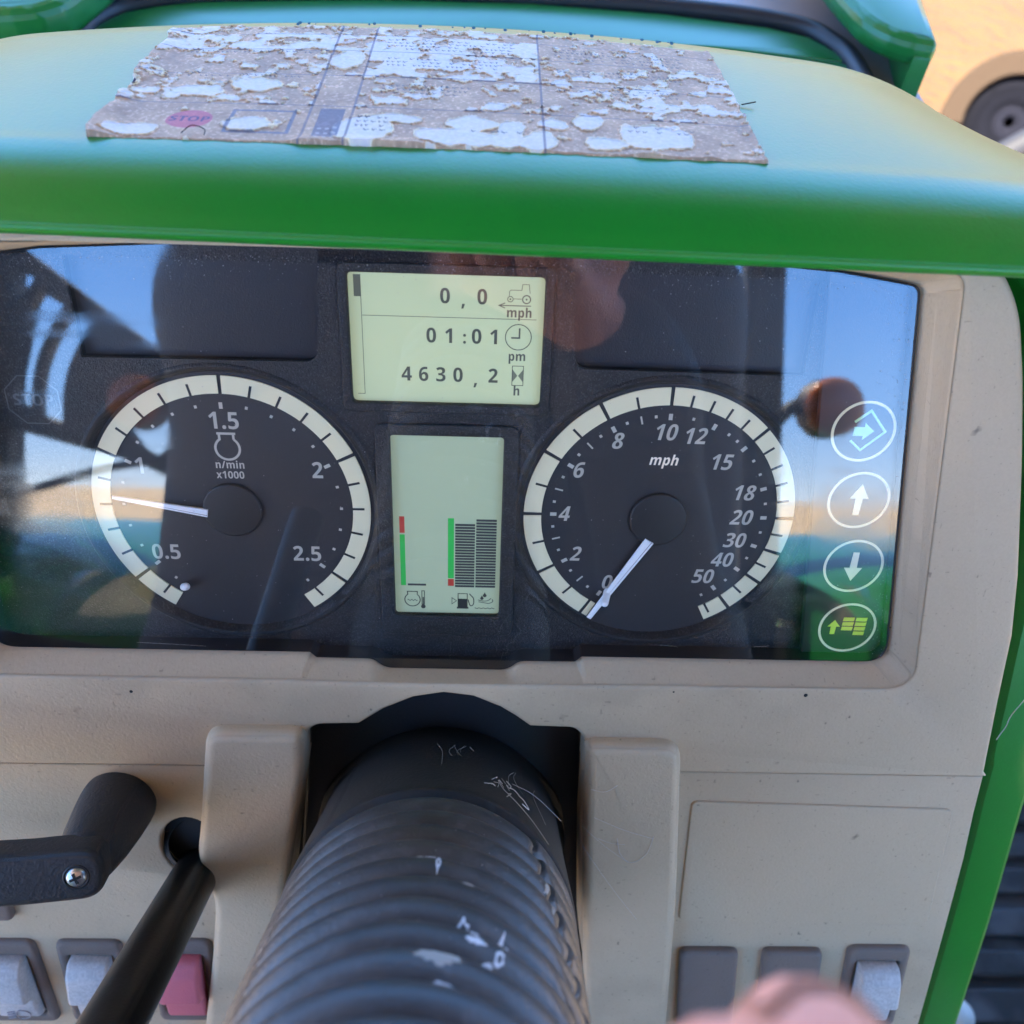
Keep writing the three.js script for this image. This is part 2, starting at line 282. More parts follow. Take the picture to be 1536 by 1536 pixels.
// height of the cowl's top at (x, z), for what lies on it
const cowlTop = (() => { const s = []; for (let i = 400; i <= 1000; i++) { const p = cowlCurve.getPoint(i / 1000); s.push([p.z, p.y]); }
  return (x, z) => { let k = 0; while (k < s.length - 2 && s[k + 1][0] > z) k++; const t = clamp((z - s[k][0]) / (s[k + 1][0] - s[k][0] || 1)); return lerp(s[k][1], s[k + 1][1], t) - drop(x, z); }; })();
const fasciaEdge = [[143, 84], [152.3, 72.2], [158.9, 54], [166.1, 29.6], [176.8, -10.3], [181.5, -32.5], [184.8, -61], [188.6, -90.5], [190.2, -95], [191.8, -112], [194.4, -135], [197.7, -178], [201.6, -234], [203, -262]];
{
  const outer = [[165, 92], [180, 78], [190, 56], [198, 28], [205, -12], [209, -36], [212.5, -64], [214.5, -92], [215.2, -100], [216, -117], [218, -140], [221.6, -182], [224.8, -236], [226, -262]];
  for (const s of [1, -1]) {
    const L = (f) => fasciaEdge.map((p, i) => { const o = outer[i], [t, w] = f; return [s * lerp(p[0], o[0], t), lerp(p[1], o[1], t), w]; });
    const lines = [[-0.12, -14], [0.06, -14], [0.16, -6], [0.27, 2], [0.36, 4.2], [0.6, 5], [0.92, 5.2], [0.985, 4.4], [1.0, 2.5], [1.0, -30]].map(L);
    const g = loft(s > 0 ? lines : lines.reverse(), false, 0.5);
    g.scale(0.001, 0.001, 0.001).applyQuaternion(QD).translate(ORIGIN.x, ORIGIN.y, ORIGIN.z);
    put('side_rail', g, M.green, shroud, { mm: false });
  }
}

// ---------------------------------------------------------------- beige dashboard
const dash = dthing('dashboard', 'beige grained plastic dashboard holding the instrument panel', 'dashboard', [0, -100, 0]);
const mirror = (pts) => pts.map(([u, ...r]) => [-u, ...r]).reverse();
const lensR = [[20, -53.8, 3], [24, -50.2, 2], [42.4, -50.1, 0.4], [44.4, -48, 0.4], [146, -48, 8], [127, 75.2, 2.6], [105, 78.4, 0], [70, 80.6, 0], [35, 81.8, 0]];
const lensPts = rounded([...lensR, [0, 82.1, 0], ...mirror(lensR)], 14);
const holeR = [[21.4, -54.8, 3], [24, -54.6, 2], [45, -54.4, 0.4], [47, -54.2, 0.4], [153.6, -54.0, 10], [134.8, 79.5, 4], [105, 80.6, 0], [70, 82.4, 0], [35, 83.4, 0]];
const holePts = rounded([...holeR, [0, 83.6, 0], ...mirror(holeR)], 14);
{
  const R = fasciaEdge.slice(0, 9).map(([u, v], i) => [u, v, i < 4 ? 9 : 0]); R[8] = [190.0, -92.2];
  const arch = [[47.4, -92.2], [47.1, -77.5, 4], [43.4, -73.2, 2], [28.4, -72.8, 0], [23.5, -68.6, 0], [18.1, -64.8, 0], [9.2, -60.6, 0], [-0.5, -59.3, 0], [-10.5, -61.3, 0], [-20.5, -66.4, 0], [-28.9, -72.8, 0], [-44.2, -73.4, 4], [-47.8, -79.8, 2], [-48.4, -92.2]];
  const out = rounded([...R, ...arch, ...mirror(R)]);
  put('upper_fascia', slab(out, 2, 15, 1.6, [holePts]), M.beige, dash);
  const rim = loft([holePts.map(([u, v]) => [u * 1.003, v * 1.004, 14.97]), holePts.map(([u, v]) => [u, v, 14.2]), holePts.map(([u, v], i) => [lerp(u, lensPts[i][0], 0.5), lerp(v, lensPts[i][1], 0.5), 10.4]), lensPts.map(([u, v]) => [u, v, 6.2])], true, 0);
  put('panel_surround', rim, M.beige, dash);
  const E = fasciaEdge.slice(8).map(([u, v]) => [u, v]); E[0] = [190.2, -93.4];
  const right = rounded([[48, -93.4], ...E, [66, -262], [52, -176], [48.5, -120]].reverse());
  put('lower_fascia', slab(right, 0, 13, 1.2), M.beige, dash);
  const left = rounded([[-48.6, -93.4], ...E.map(([u, v]) => [-u, v]), [-77, -262], [-62, -184], [-57.5, -150]]);
  put('lower_fascia', slab(left, 0, 13, 1.2, [circlePts(-93, -133, 10.5, 32, 14.5).reverse()]), M.beige, dash);
  put('column_cover', slab(rounded([[-78.6, -73.6, 6], [-46.3, -73.2, 4.6], [-47.6, -92, 6], [-62.7, -171.5, 10], [-71.6, -226.6, 0], [-77, -262, 0], [-104, -262, 0], [-97.8, -226.8, 8], [-90.2, -187.2, 12], [-84.8, -153.5, 14], [-89.2, -132.7, 10], [-85.8, -116.2, 10]].reverse(), 8), 6, 20, 3.6, [], 5), M.beige, dash, { label: 'left steering column cover with notched outer edge' });
  put('column_cover', slab(rounded([[46.8, -76.6, 4.6], [79.4, -76.8, 7], [86.6, -151.2, 20], [91.2, -225.3, 10], [92.5, -262, 0], [60, -262, 0], [51.5, -150, 10]].reverse(), 8), 6, 20, 3.6, [], 5), M.beige, dash, { label: 'right steering column cover' });
  put('access_panel', slab(rounded([[87.6, -106.6, 3], [183.4, -109.1, 4], [189, -171, 4], [90.2, -169.1, 3]].reverse()), 12, 13.7, 0.6), M.beige, dash);
  put('backing', slab([[-188, -262], [188, -262], [160, 80], [-160, 80]], -40, -36, 0), M.blackMatt, dash);
  put('column_plate', slab(rounded([[-47, -60, 3], [47, -60, 3], [58, -262, 0], [-70, -262, 0]].reverse()), -12, -5, 1.5), M.black, dash);
  put('hole_lining', slab(circlePts(-93, -133, 10.9, 40, 14.9), 4, 9, 0), M.blackMatt, dash);
  put('lever_boot', latheAlong([[13, 5], [12, 8], [9.5, 9], [9, 12]], [-93, -137, 2], [0.11, 0.46, 0.88], 32), M.blackMatt, dash);
  for (const [u, v, r] of [[-101.9, -60.4, 0.55], [75, -57, 0.35], [141, -30, 0.3], [119, -57.5, 0.7]]) put('dirt_speck', new THREE.SphereGeometry(r, 8, 6).scale(1, 1, 0.4).translate(u, v, 15), M.blackMatt, dash);
}
// ---------------------------------------------------------------- instrument cluster
const cluster = dthing('instrument_cluster', 'black instrument cluster with two dials and two green screens behind glass', 'instrument cluster', [0, 15, 0]);
const GX = 66.3;
const wellR = 45.2, faceR = 43.4;
const flipX = (pts) => pts.map(([x, y]) => [-x, y]);
const warnPts = rounded([[36.6, 47.8, 4], [103, 47.4, 0], [103, 90, 0], [34.6, 90, 0]]).map(([x, y]) => [x, Math.min(y, 79)]);
const lcd1 = rectPts(-27.2, 36.3, 27.0, 73.4, 1.6), lcd2 = rectPts(-16.9, -36.9, 16.9, 26.3, 1.2);
{
  const inset = lensPts.map(([u, v]) => [u * 0.9995, v]);
  put('mask_plate', slab(inset, 0.8, 2, 0, [circlePts(-GX, 0, wellR, 96), circlePts(GX, 0, wellR, 96), warnPts, flipX(warnPts), lcd1, lcd2]), M.mask, cluster);
  for (const s of [1, -1]) put('warning_panel', slab((s > 0 ? warnPts : flipX(warnPts)).map(([x, y]) => [x, y]), -4, -1.4, 0), M.panel, cluster);
  put('lens_rim', loft([lensPts.map(([u, v]) => [u * 1.004, v * 1.004, 8.4]), lensPts.map(([u, v]) => [u, v, 8.7]), lensPts.map(([u, v]) => [u * 0.9985, v * 0.998, 8.2]), lensPts.map(([u, v]) => [u * 0.9985, v * 0.998, -3])], true, 0.6), M.dark, cluster);
  for (const [pts, o, r] of [[lcd1, [-30, 33.4, 29.8, 76.2], 2.5], [lcd2, [-21.5, -44.5, 21.5, 30], 3]]) put('screen_frame', slab(rectPts(...o, r), 1.9, 3.0, 0.9, [pts]), M.mask, cluster);
  for (const x of [-GX, GX]) put('dial_well', latheAlong([[wellR + 1.6, 2.05], [wellR + 0.6, 2.9], [wellR - 0.3, 2.6], [faceR + 0.1, -0.2]], [x, 0, 0], [0, 0, 1], 96), M.mask, cluster);
}
const faceBox = (x) => [x - 46, -46, x + 46, 46];
const FS = 1200, fpx = FS / 92;                              // dial artwork: pixels per millimetre
function dialArt(draw) {
  return canvasTex(FS, FS, (c) => {
    c.fillStyle = '#1b1c22'; c.fillRect(0, 0, FS, FS);
    for (let i = 0; i < 26000; i++) { c.fillStyle = rnd() > 0.8 ? 'rgba(150,152,165,0.22)' : 'rgba(0,0,0,0.25)'; c.fillRect(rnd() * FS, rnd() * FS, 1.6, 1.6); }
    const X = (x) => FS / 2 + x * fpx, Y = (y) => FS / 2 - y * fpx;
    const text = (s, x, y, h, italic, color = '#b4afa3', squeeze = 0.9) => { c.save(); c.translate(X(x), Y(y)); c.transform(squeeze, 0, italic ? -0.2 * squeeze : 0, 1, 0, 0); c.font = `bold ${h * fpx * 1.38}px sans-serif`; c.textAlign = 'center'; c.textBaseline = 'alphabetic'; c.fillStyle = color; c.fillText(s, 0, h * fpx / 2); c.restore(); };
    const mark = (deg, r, len, w, color = '#bbb6a9') => { c.save(); c.translate(X(0), Y(0)); c.rotate(deg * Math.PI / 180); c.fillStyle = color; c.fillRect(-w * fpx / 2, -(r + len / 2) * fpx, w * fpx, len * fpx); c.restore(); };
    draw({ c, X, Y, text, mark });
  });
}
const tachArt = dialArt(({ c, X, Y, text, mark }) => {
  for (let i = -11; i <= 11; i++) if (i % 5 === 0) mark(i * 12.8, 33.2, 2.0, 1.1); else mark(i * 12.8, 33.4, 0.95, 0.85);
  for (const [s, x, y] of [['0.5', -22.9, -16.3], ['1', -26.4, 13.4], ['1.5', 0.3, 28.6], ['2', 26.8, 13.2], ['2.5', 21.6, -16]]) text(s, x, y, 5.4, false);
  c.strokeStyle = '#b4afa3'; c.lineWidth = 0.75 * fpx; c.beginPath(); c.arc(X(0.5), Y(19.6), 3.6 * fpx, -Math.PI / 2 + 0.62, Math.PI * 1.5 - 0.62); c.lineTo(X(-1.6), Y(24.4)); c.moveTo(X(-2.3), Y(24.4)); c.lineTo(X(3.3), Y(24.4)); c.moveTo(X(2.6), Y(24.4)); c.lineTo(X(2.6), Y(22.5)); c.stroke();
  text('n/min', 0.6, 14.4, 2.5, false); text('x1000', 0.4, 11.0, 2.5, false);
});
const speedArt = dialArt(({ text, mark }) => {
  const major = [-150, -120, -90, -60, -30, 0, 24, 45, 72, 89.5, 107.3, 124, 141], half = [-135, -105, -75, -45, -15], dots = [-142, -127.5, -112.5, -97.5, -82.5, -67.5, -52.5, -37.5, -22.5, -7.5, 12, 33, 39, 54, 63, 81, 98.5, 115.5, 133, 149];
  for (const a of major) mark(a, 33.2, 2.0, 1.2); for (const a of half) mark(a, 33, 2.6, 0.55); for (const a of dots) mark(a, 33.4, 0.95, 0.85);
  for (const [s, x, y] of [['0', -14.2, -24.4], ['2', -25.1, -14], ['4', -29.5, 0.3], ['6', -26.1, 15.3], ['8', -14.9, 25.2], ['10', -0.7, 28.4], ['12', 8.3, 27.4], ['15', 17.4, 19.1], ['18', 25.9, 8.9], ['20', 26.4, 0.3], ['30', 25.5, -7.9], ['40', 22.5, -15.1], ['50', 17.0, -21.5]]) text(s, x, y, 5.2, true);
  text('mph', -0.3, 19.3, 3.4, true, '#fff1d8');
});
const faceMat = (map) => std({ map, roughness: 0.5, bumpMap: coarseBump, bumpScale: 0.00004 });
function dial(x, art, cuts, ticks, a0, a1, needle, peg) {
  put('dial_face', sheet(circlePts(x, 0, faceR + 0.4, 96), 0, [], faceBox(x)), faceMat(art), cluster, { uv: false });
  const R0 = 37.0, R1 = 42.5, rad = (d) => d * Math.PI / 180, P = (d, r) => [x + r * Math.sin(rad(d)), r * Math.cos(rad(d))];
  const edges = [a0, ...cuts, a1];
  for (let i = 0; i < edges.length - 1; i++) {              // pale scale ring, in pieces between the long marks
    const g0 = i ? 0.82 : 0, g1 = i < edges.length - 2 ? 0.82 : 0, s = edges[i] + g0, e = edges[i + 1] - g1, n = Math.max(3, Math.ceil((e - s) / 2.5)), pts = [];
    if (e - s < 0.4) continue;
    for (let k = 0; k <= n; k++) pts.push(P(lerp(s, e, k / n), R1)); for (let k = n; k >= 0; k--) pts.push(P(lerp(s, e, k / n), R0));
    put('ring_segment', slab(pts, 0.02, 0.42, 0), M.cream, cluster);
  }
  for (const a of ticks) { const h = 0.52, pts = [P(a - h * 1.1, R0 - 0.05), P(a + h * 1.1, R0 - 0.05), P(a + h, R0 + 3.6), P(a - h, R0 + 3.6)]; put('tick_mark', slab(pts, 0.1, 0.5, 0), M.dark, cluster); }
  put('needle_hub', latheAlong([[9.0, 0.2], [9.0, 0.9], [8.4, 1.3], [0, 1.4]], [x - 0.2, -0.8, 0], [0, 0, 1], 48), M.dark, cluster);
  const [ux, uy, vx, vy, w0, w1] = needle, L = Math.hypot(vx - ux, vy - uy), nx = -(vy - uy) / L, ny = (vx - ux) / L;
  const nd = put('needle', slab([[x + ux + nx * w0, uy + ny * w0], [x + ux - nx * w0, uy - ny * w0], [x + vx - nx * w1, vy - ny * w1], [x + vx + nx * w1, vy + ny * w1]], 0.9, 1.9, 0.3), M.needle, cluster);
  const q = 0.55; put('needle_groove', slab([[x + ux + nx * w0 * q, uy + ny * w0 * q], [x + ux + nx * w0 * (q - 0.16), uy + ny * w0 * (q - 0.16)], [x + lerp(ux, vx, 0.8), lerp(uy, vy, 0.8)]], 1.86, 1.95, 0), M.greyPlastic, nd, { root: cluster, mm: true });
  const pg = new THREE.CapsuleGeometry(1.25, 4.2, 8, 16); pg.applyQuaternion(new THREE.Quaternion().setFromUnitVectors(V3(0, 1, 0), V3(...peg[2]).normalize())); pg.translate(x + peg[0], peg[1], 2.2);
  put('stop_peg', pg, M.needle, cluster);
}
dial(-GX, tachArt, [-128, -63.8, 0.6, 63.8, 127.8], [-140.8, -115.2, -102.4, -89.6, -76.8, -51, -38.3, -25.5, -12.7, 13.4, 26, 38.6, 51.2, 76.6, 89.4, 102.2, 115, 140.6], -148, 147.8, [-7.6, -1.6, -35.9, 3.2, 1.35, 0.55], [-17.9, -28.0, [0.45, 0.5, 0.75]]);
dial(GX, speedArt, [-148.2, -119.6, -89.8, -59.9, -29.9, -0.4, 44.6, 89.4, 107.2, 123.4, 141.1], [-135.1, -104.7, -74.9, -45.1, -15.3, 8.6, 17.9, 26.6, 35.6, 53.2, 62.5, 71.6, 80.6, 98.2, 115.4, 132.2, 149.8], -151.6, 153.2, [-2.3, -8.1, -19.5, -37.6, 1.6, 0.75], [-14.5, -29.0, [-0.25, -0.5, 0.8]]);

const ink = '#3c4038';
const screenMat = (map, e) => new THREE.MeshStandardMaterial({ map, roughness: 0.55, emissive: lin(1, 1, 1), emissiveMap: map, emissiveIntensity: e });
{
  const W = 1084, H = 742, k = 20, art = canvasTex(W, H, (c) => {
    const X = (x) => (x + 27.2) * k, Y = (y) => (73.4 - y) * k;
    c.fillStyle = '#aeb892'; c.fillRect(0, 0, W, H); c.fillStyle = c.strokeStyle = ink;
    const dig = (s, x, y, h = 4.3, w = 0.95) => { c.save(); c.translate(X(x), Y(y)); c.scale(w, 1); c.font = `bold ${h * k * 1.36}px sans-serif`; c.textAlign = 'center'; c.fillText(s, 0, h * k / 2); c.restore(); };
    c.globalAlpha = 0.85; c.fillRect(X(-25.7), Y(72.5), 2 * k, 6 * k); c.globalAlpha = 1; c.lineWidth = 3; c.beginPath(); c.moveTo(X(-23.8), Y(72.4)); c.lineTo(X(-23.8), Y(38.4)); c.lineTo(X(-25.8), Y(38.4)); c.moveTo(X(-23.6), Y(61.3)); c.lineTo(X(25), Y(61.3)); c.stroke();
    dig('0', -0.6, 67.4); dig(',', 4.5, 66.6, 4.0); dig('0', 9.7, 67.4);
    ['0', '1', '0', '1'].forEach((s, i) => dig(s, [-4.5, 0.7, 8.3, 13.4][i], 56.2)); dig(':', 4.9, 55.8, 3.6);
    ['4', '6', '3', '0'].forEach((s, i) => dig(s, [-11.6, -6.8, -1.8, 3.1][i], 44.8)); dig(',', 8.2, 43.8, 4.0); dig('2', 13.2, 44.8);
    dig('mph', 20.1, 63.2, 2.7, 0.92); dig('pm', 19.9, 50.7, 2.7, 0.92); dig('h', 20.1, 40.4, 2.9, 0.9);
    c.lineWidth = 5; c.beginPath(); c.arc(X(20.1), Y(56.2), 3.65 * k, 0, 7); c.stroke(); c.lineWidth = 9; c.beginPath(); c.moveTo(X(20.4), Y(58.8)); c.lineTo(X(20.4), Y(56)); c.lineTo(X(18.1), Y(56)); c.stroke();
    c.lineWidth = 4; c.strokeRect(X(18.7), Y(47.8), 3.2 * k, 5.8 * k); c.globalAlpha = 0.72; for (const s of [-1, 1]) { c.beginPath(); c.moveTo(X(20.3 + s * 1.55), Y(46.8)); c.lineTo(X(20.3 + s * 0.1), Y(44.9)); c.lineTo(X(20.3 + s * 1.55), Y(43)); c.fill(); } c.globalAlpha = 1;
    c.lineWidth = 3.2; c.beginPath(); c.moveTo(X(17.2), Y(67.6)); c.lineTo(X(17.2), Y(69)); c.lineTo(X(17.6), Y(69.4)); c.lineTo(X(20.6), Y(69.4)); c.lineTo(X(20.8), Y(71)); c.lineTo(X(22.6), Y(71)); c.lineTo(X(22.9), Y(68.6)); c.moveTo(X(18.3), Y(67)); c.lineTo(X(20.6), Y(67)); c.stroke();
    for (const [x, r, l] of [[17.5, 0.75, 4], [22.0, 1.1, 6]]) { c.lineWidth = l; c.beginPath(); c.arc(X(x), Y(66.9), r * k, 0, 7); c.stroke(); c.beginPath(); c.arc(X(x), Y(66.9), 0.25 * k, 0, 7); c.fill(); }
    c.lineWidth = 5; c.beginPath(); c.moveTo(X(23.3), Y(65.1)); c.lineTo(X(14.4), Y(65.1)); c.moveTo(X(16.1), Y(65.8)); c.lineTo(X(14.4), Y(65.1)); c.lineTo(X(16.1), Y(64.4)); c.stroke();
  });
  put('lcd_screen', sheet(lcd1, 0.9, [], [-27.2, 36.3, 27, 73.4]), screenMat(art, 0.06), cluster, { uv: false });
}
{
  const k = 16, W = Math.round(33.8 * k), H = Math.round(63.2 * k), art = canvasTex(W, H, (c) => {
    const X = (x) => (x + 16.9) * k, Y = (y) => (26.3 - y) * k, R = (x0, y0, x1, y1, f) => { c.fillStyle = f; c.fillRect(X(x0), Y(y1), (x1 - x0) * k, (y1 - y0) * k); };
    c.fillStyle = '#98a68a'; c.fillRect(0, 0, W, H);
    R(-15, -7.3, -13.4, -1.5, '#9a3328'); R(-15, -26.6, -13.4, -7.9, '#2ba045'); R(0.2, -23.6, 2.1, -1.8, '#2ba045'); R(0.2, -26.5, 2.1, -23.9, '#9a3328');
    for (let i = 0; i < 24; i++) { if (i) R(2.5, -26.9 + (23 - i) * 1.02, 8.7, -26.9 + (23 - i) * 1.02 + 0.74, '#23272c'); R(9.1, -26.9 + (23 - i) * 1.05, 15.5, -26.9 + (23 - i) * 1.05 + 0.76, '#23272c'); }
    R(-12.8, -26.6, -6.9, -25.9, '#23272c');
    c.strokeStyle = c.fillStyle = '#1f2422'; c.lineWidth = 5;
    c.beginPath(); c.arc(X(-11.4), Y(-32.0), 2.5 * k, -Math.PI / 2 + 0.65, Math.PI * 1.5 - 0.65); c.lineTo(X(-13), Y(-28.9)); c.lineTo(X(-9.8), Y(-28.9)); c.lineTo(X(-9.8), Y(-29.8)); c.stroke(); c.lineWidth = 3; c.beginPath(); for (let i = 0; i <= 12; i++) c[i ? 'lineTo' : 'moveTo'](X(-13 + i * 0.27), Y(-32.2 + 0.25 * Math.sin(i * 1.57))); c.stroke();
    c.lineWidth = 4; c.strokeRect(X(-8.3), Y(-28.6), 0.8 * k, 5.2 * k); c.beginPath(); c.arc(X(-7.9), Y(-34.6), 0.75 * k, 0, 7); c.fill(); c.fillRect(X(-8.05), Y(-31), 0.35 * k, 3.5 * k);
    c.lineWidth = 3; c.beginPath(); c.moveTo(X(1.5), Y(-31)); c.lineTo(X(1.5), Y(-33.4)); c.lineTo(X(3), Y(-32.2)); c.closePath(); c.stroke();
    c.lineWidth = 4; c.strokeRect(X(3.5), Y(-29.4), 3 * k, 5 * k); c.fillRect(X(3.5), Y(-31.4), 3 * k, 3.2 * k); c.fillRect(X(3.1), Y(-34.5), 3.8 * k, 0.7 * k); c.lineWidth = 5; c.beginPath(); c.moveTo(X(6.8), Y(-31.6)); c.quadraticCurveTo(X(7.3), Y(-34.5), X(8), Y(-34)); c.quadraticCurveTo(X(9), Y(-33.5), X(8.5), Y(-31)); c.lineTo(X(7.2), Y(-29.4)); c.stroke();
    for (const [x, y, r] of [[12.2, -30, 0.6], [11.3, -31.1, 0.55]]) { c.beginPath(); c.arc(X(x), Y(y), r * k, 0, 7); c.moveTo(X(x - r), Y(y)); c.lineTo(X(x), Y(y + 1.2)); c.lineTo(X(x + r), Y(y)); c.fill(); }
    c.lineWidth = 3.5; c.beginPath(); c.moveTo(X(10), Y(-31.7)); c.quadraticCurveTo(X(13), Y(-32.8), X(14.3), Y(-31)); c.moveTo(X(10.2), Y(-32.4)); c.lineTo(X(13.3), Y(-33)); c.quadraticCurveTo(X(15.6), Y(-32.6), X(14.6), Y(-31.4)); for (let i = 0; i <= 24; i++) c[i ? 'lineTo' : 'moveTo'](X(9 + i * 0.27), Y(-34.7 - 0.35 * Math.abs(Math.sin(i * 0.6)))); c.stroke();
  });
  put('lcd_screen', sheet(lcd2, 0.9, [], [-16.9, -36.9, 16.9, 26.3]), screenMat(art, 0.05), cluster, { uv: false });
}
// faint printed STOP warning in an eight-sided outline, left of the dials
{
  const oct = (r) => Array.from({ length: 8 }, (_, i) => [-119.2 + r * Math.cos((i + 0.5) * Math.PI / 4), 34.2 + r * 0.96 * Math.sin((i + 0.5) * Math.PI / 4)]);
  const faint = std({ color: lin(0.06, 0.06, 0.063), roughness: 0.5 });
  const sign = put('stop_outline', slab(oct(8.3), 1.95, 2.06, 0, [oct(7.9)]), faint, cluster);
  const font = await new FontLoader().loadAsync('fonts/droid/droid_sans_bold.typeface.json');
  const tg = new TextGeometry('STOP', { font, size: 3.5, depth: 0.05, curveSegments: 4 }); tg.computeBoundingBox(); const w = tg.boundingBox.max.x; tg.scale(11.6 / w, 1, 1); tg.translate(-125, 32.5, 2.0);
  put('stop_lettering', tg, faint, sign, { root: cluster, mm: true });
}
// touch strip on the right with four ringed symbols
{
  const strip = rounded([[103.4, 77.6, 0], [118.6, -46.9, 0], [145.2, -46.9, 7], [126.3, 74.6, 2]].reverse());
  const st = put('touch_strip', slab(strip, 3.2, 5.6, 0.3), std({ color: lin(0.012, 0.012, 0.016), roughness: 0.4, bumpMap: coarseBump, bumpScale: 0.00003 }), cluster);
  const B = [[122.3, 32.3], [125.7, 9.9], [129, -13.3], [131.9, -36.7]];
  const poly = (pts, [x, y]) => slab(pts.map(([a, b]) => [a + x, b + y]), 5.62, 5.8, 0);
  const arrow = (s) => [[-0.95, -5 * s], [0.95, -5 * s], [1.15, 0.6 * s], [2.9, 0.6 * s], [0.1, 5.4 * s], [-2.9, 0.6 * s], [-1.1, 0.6 * s]];
  const cyan = std({ color: lin(0.42, 0.72, 0.42), roughness: 0.5 });
  B.forEach(([x, y], i) => {
    const ring = put('button_ring', slab(circlePts(x, y, 9.55, 64), 5.62, 5.8, 0, [circlePts(x, y, 8.75, 64)]), M.cream, cluster);
    const sub = (name, pts, mat) => put(name, poly(pts, [x, y]), mat, ring, { root: cluster, mm: true });
    if (i === 1) sub('up_arrow', arrow(1), M.cream);
    if (i === 2) sub('down_arrow', arrow(-1), M.cream);
    if (i === 0) {
      sub('arrow', [[-2.9, -1.4], [0.1, -1.4], [0.1, -2.6], [3.1, 0.2], [0.1, 2.7], [0.1, 1.4], [-2.9, 1.4]], cyan);
      sub('bracket', [[-3.4, 3.2], [1, 7.0], [6.9, 0.1], [0.2, -6.3], [-3.6, -3.1], [-3.1, -2.6], [0.2, -5.4], [5.9, 0.1], [1, 6.0], [-2.9, 2.6]], cyan);
    }
    if (i === 3) {
      sub('arrow', [[-5.4, -2.6], [-3.9, -2.6], [-3.8, 0.4], [-2.6, 0.4], [-4.6, 2.9], [-6.6, 0.4], [-5.5, 0.4]], M.lime);
      for (const [cx, rows] of [[-0.1, [3.3, 1.5, -0.3]], [4.1, [3.3, 1.5, -0.3, -2.1]]]) for (const cy of rows) sub('block', [[cx - 1.85, cy - 0.7], [cx + 1.75, cy - 0.7], [cx + 1.85, cy + 0.7], [cx - 1.75, cy + 0.7]], M.lime);
    }
  });
}
// the glass in front of it all, with smears and dust
{
  const smear = dataTex(512, (x, y) => { const a = fbm(x * 5, y * 5, 5, 201, 5), b = fbm(x * 3 + 2 * y, y * 28, 28, 207, 3); return grey(0.02 + 0.07 * smooth(0.56, 0.76, a) + 0.04 * smooth(0.55, 0.8, b)); }, 0.13);
  const glass = new THREE.MeshPhysicalMaterial({ color: lin(1, 1, 1), transmission: 1, thickness: 0, ior: 1.88, roughness: 1, roughnessMap: smear, metalness: 0 });
  put('cover_glass', sheet(lensPts.map(([u, v]) => [u * 0.9985, v * 0.998]), 8.5), glass, cluster);
  const spots = [], sg = new THREE.CircleGeometry(0.065, 5);
  for (let i = 0; i < 4200; i++) {
    let u, v; const e = rnd();
    if (e < 0.42) { v = lerp(-46, 74, rnd()); u = lerp(144.5, 125.8, (v + 46) / 120) - Math.abs(rnd() * rnd()) * 9; if (rnd() < 0.3) u = -u; }
    else if (e < 0.75) { u = lerp(-122, 122, rnd()); v = 78.6 - 3.6 * (u / 122) ** 2 - rnd() * rnd() * 7; }
    else { u = lerp(-138, 138, rnd()); v = lerp(-46, 72, rnd()); if (Math.abs(u) > lerp(142, 124, (v + 46) / 120)) continue; }
    const s = 0.4 + 1.7 * rnd() ** 4; spots.push(sg.clone().scale(s, s * (0.6 + rnd()), 1).rotateZ(rnd() * 3).translate(u, v, 8.6));
  }
  put('dust', mergeGeometries(spots), std({ color: lin(0.30, 0.27, 0.28), roughness: 0.9 }), cluster, { kind: 'stuff' });
  const sc = [];
  for (const [a, b, c, d] of [[-78, -46.5, -100, -45.5], [70, -43, 76, -43.6], [101, -43, 106, -42.4]]) sc.push(tube([[a, b, 8.6], [(a + c) / 2 + 1.5, (b + d) / 2, 8.62], [c, d, 8.6]], 0.028, 4, 12));
  put('scratch', mergeGeometries(sc), M.silk, cluster, { kind: 'stuff' });
}

// ---------------------------------------------------------------- switches
function rockerProfile(L, W, skew, tall) {                   // a rocker seen from the front: raised head above, low foot below
  const prof = rounded([[L / 2, 0, 0], [L / 2, 5, 2], [L * 0.36, tall, 1.4], [-L * 0.02, tall + 1.5, 1.6], [-L * 0.1, tall - 3.0, 1.2], [-L * 0.46, 4.2, 1.6], [-L / 2, 0, 0]], 5);
  const g = new THREE.ExtrudeGeometry(shapeOf(prof), { depth: W - 3, bevelEnabled: true, bevelThickness: 1.5, bevelSize: 1.3, bevelOffset: -1.3, bevelSegments: 3 });
  g.translate(0, 0, -W / 2 + 1.5);
  const p = g.attributes.position;
  for (let i = 0; i < p.count; i++) { const v = p.getX(i), w = p.getY(i), u = p.getZ(i); p.setXYZ(i, -u + skew * v, v, w); }
  g.computeVertexNormals(); return toCreasedNormals(g, 0.7);
}
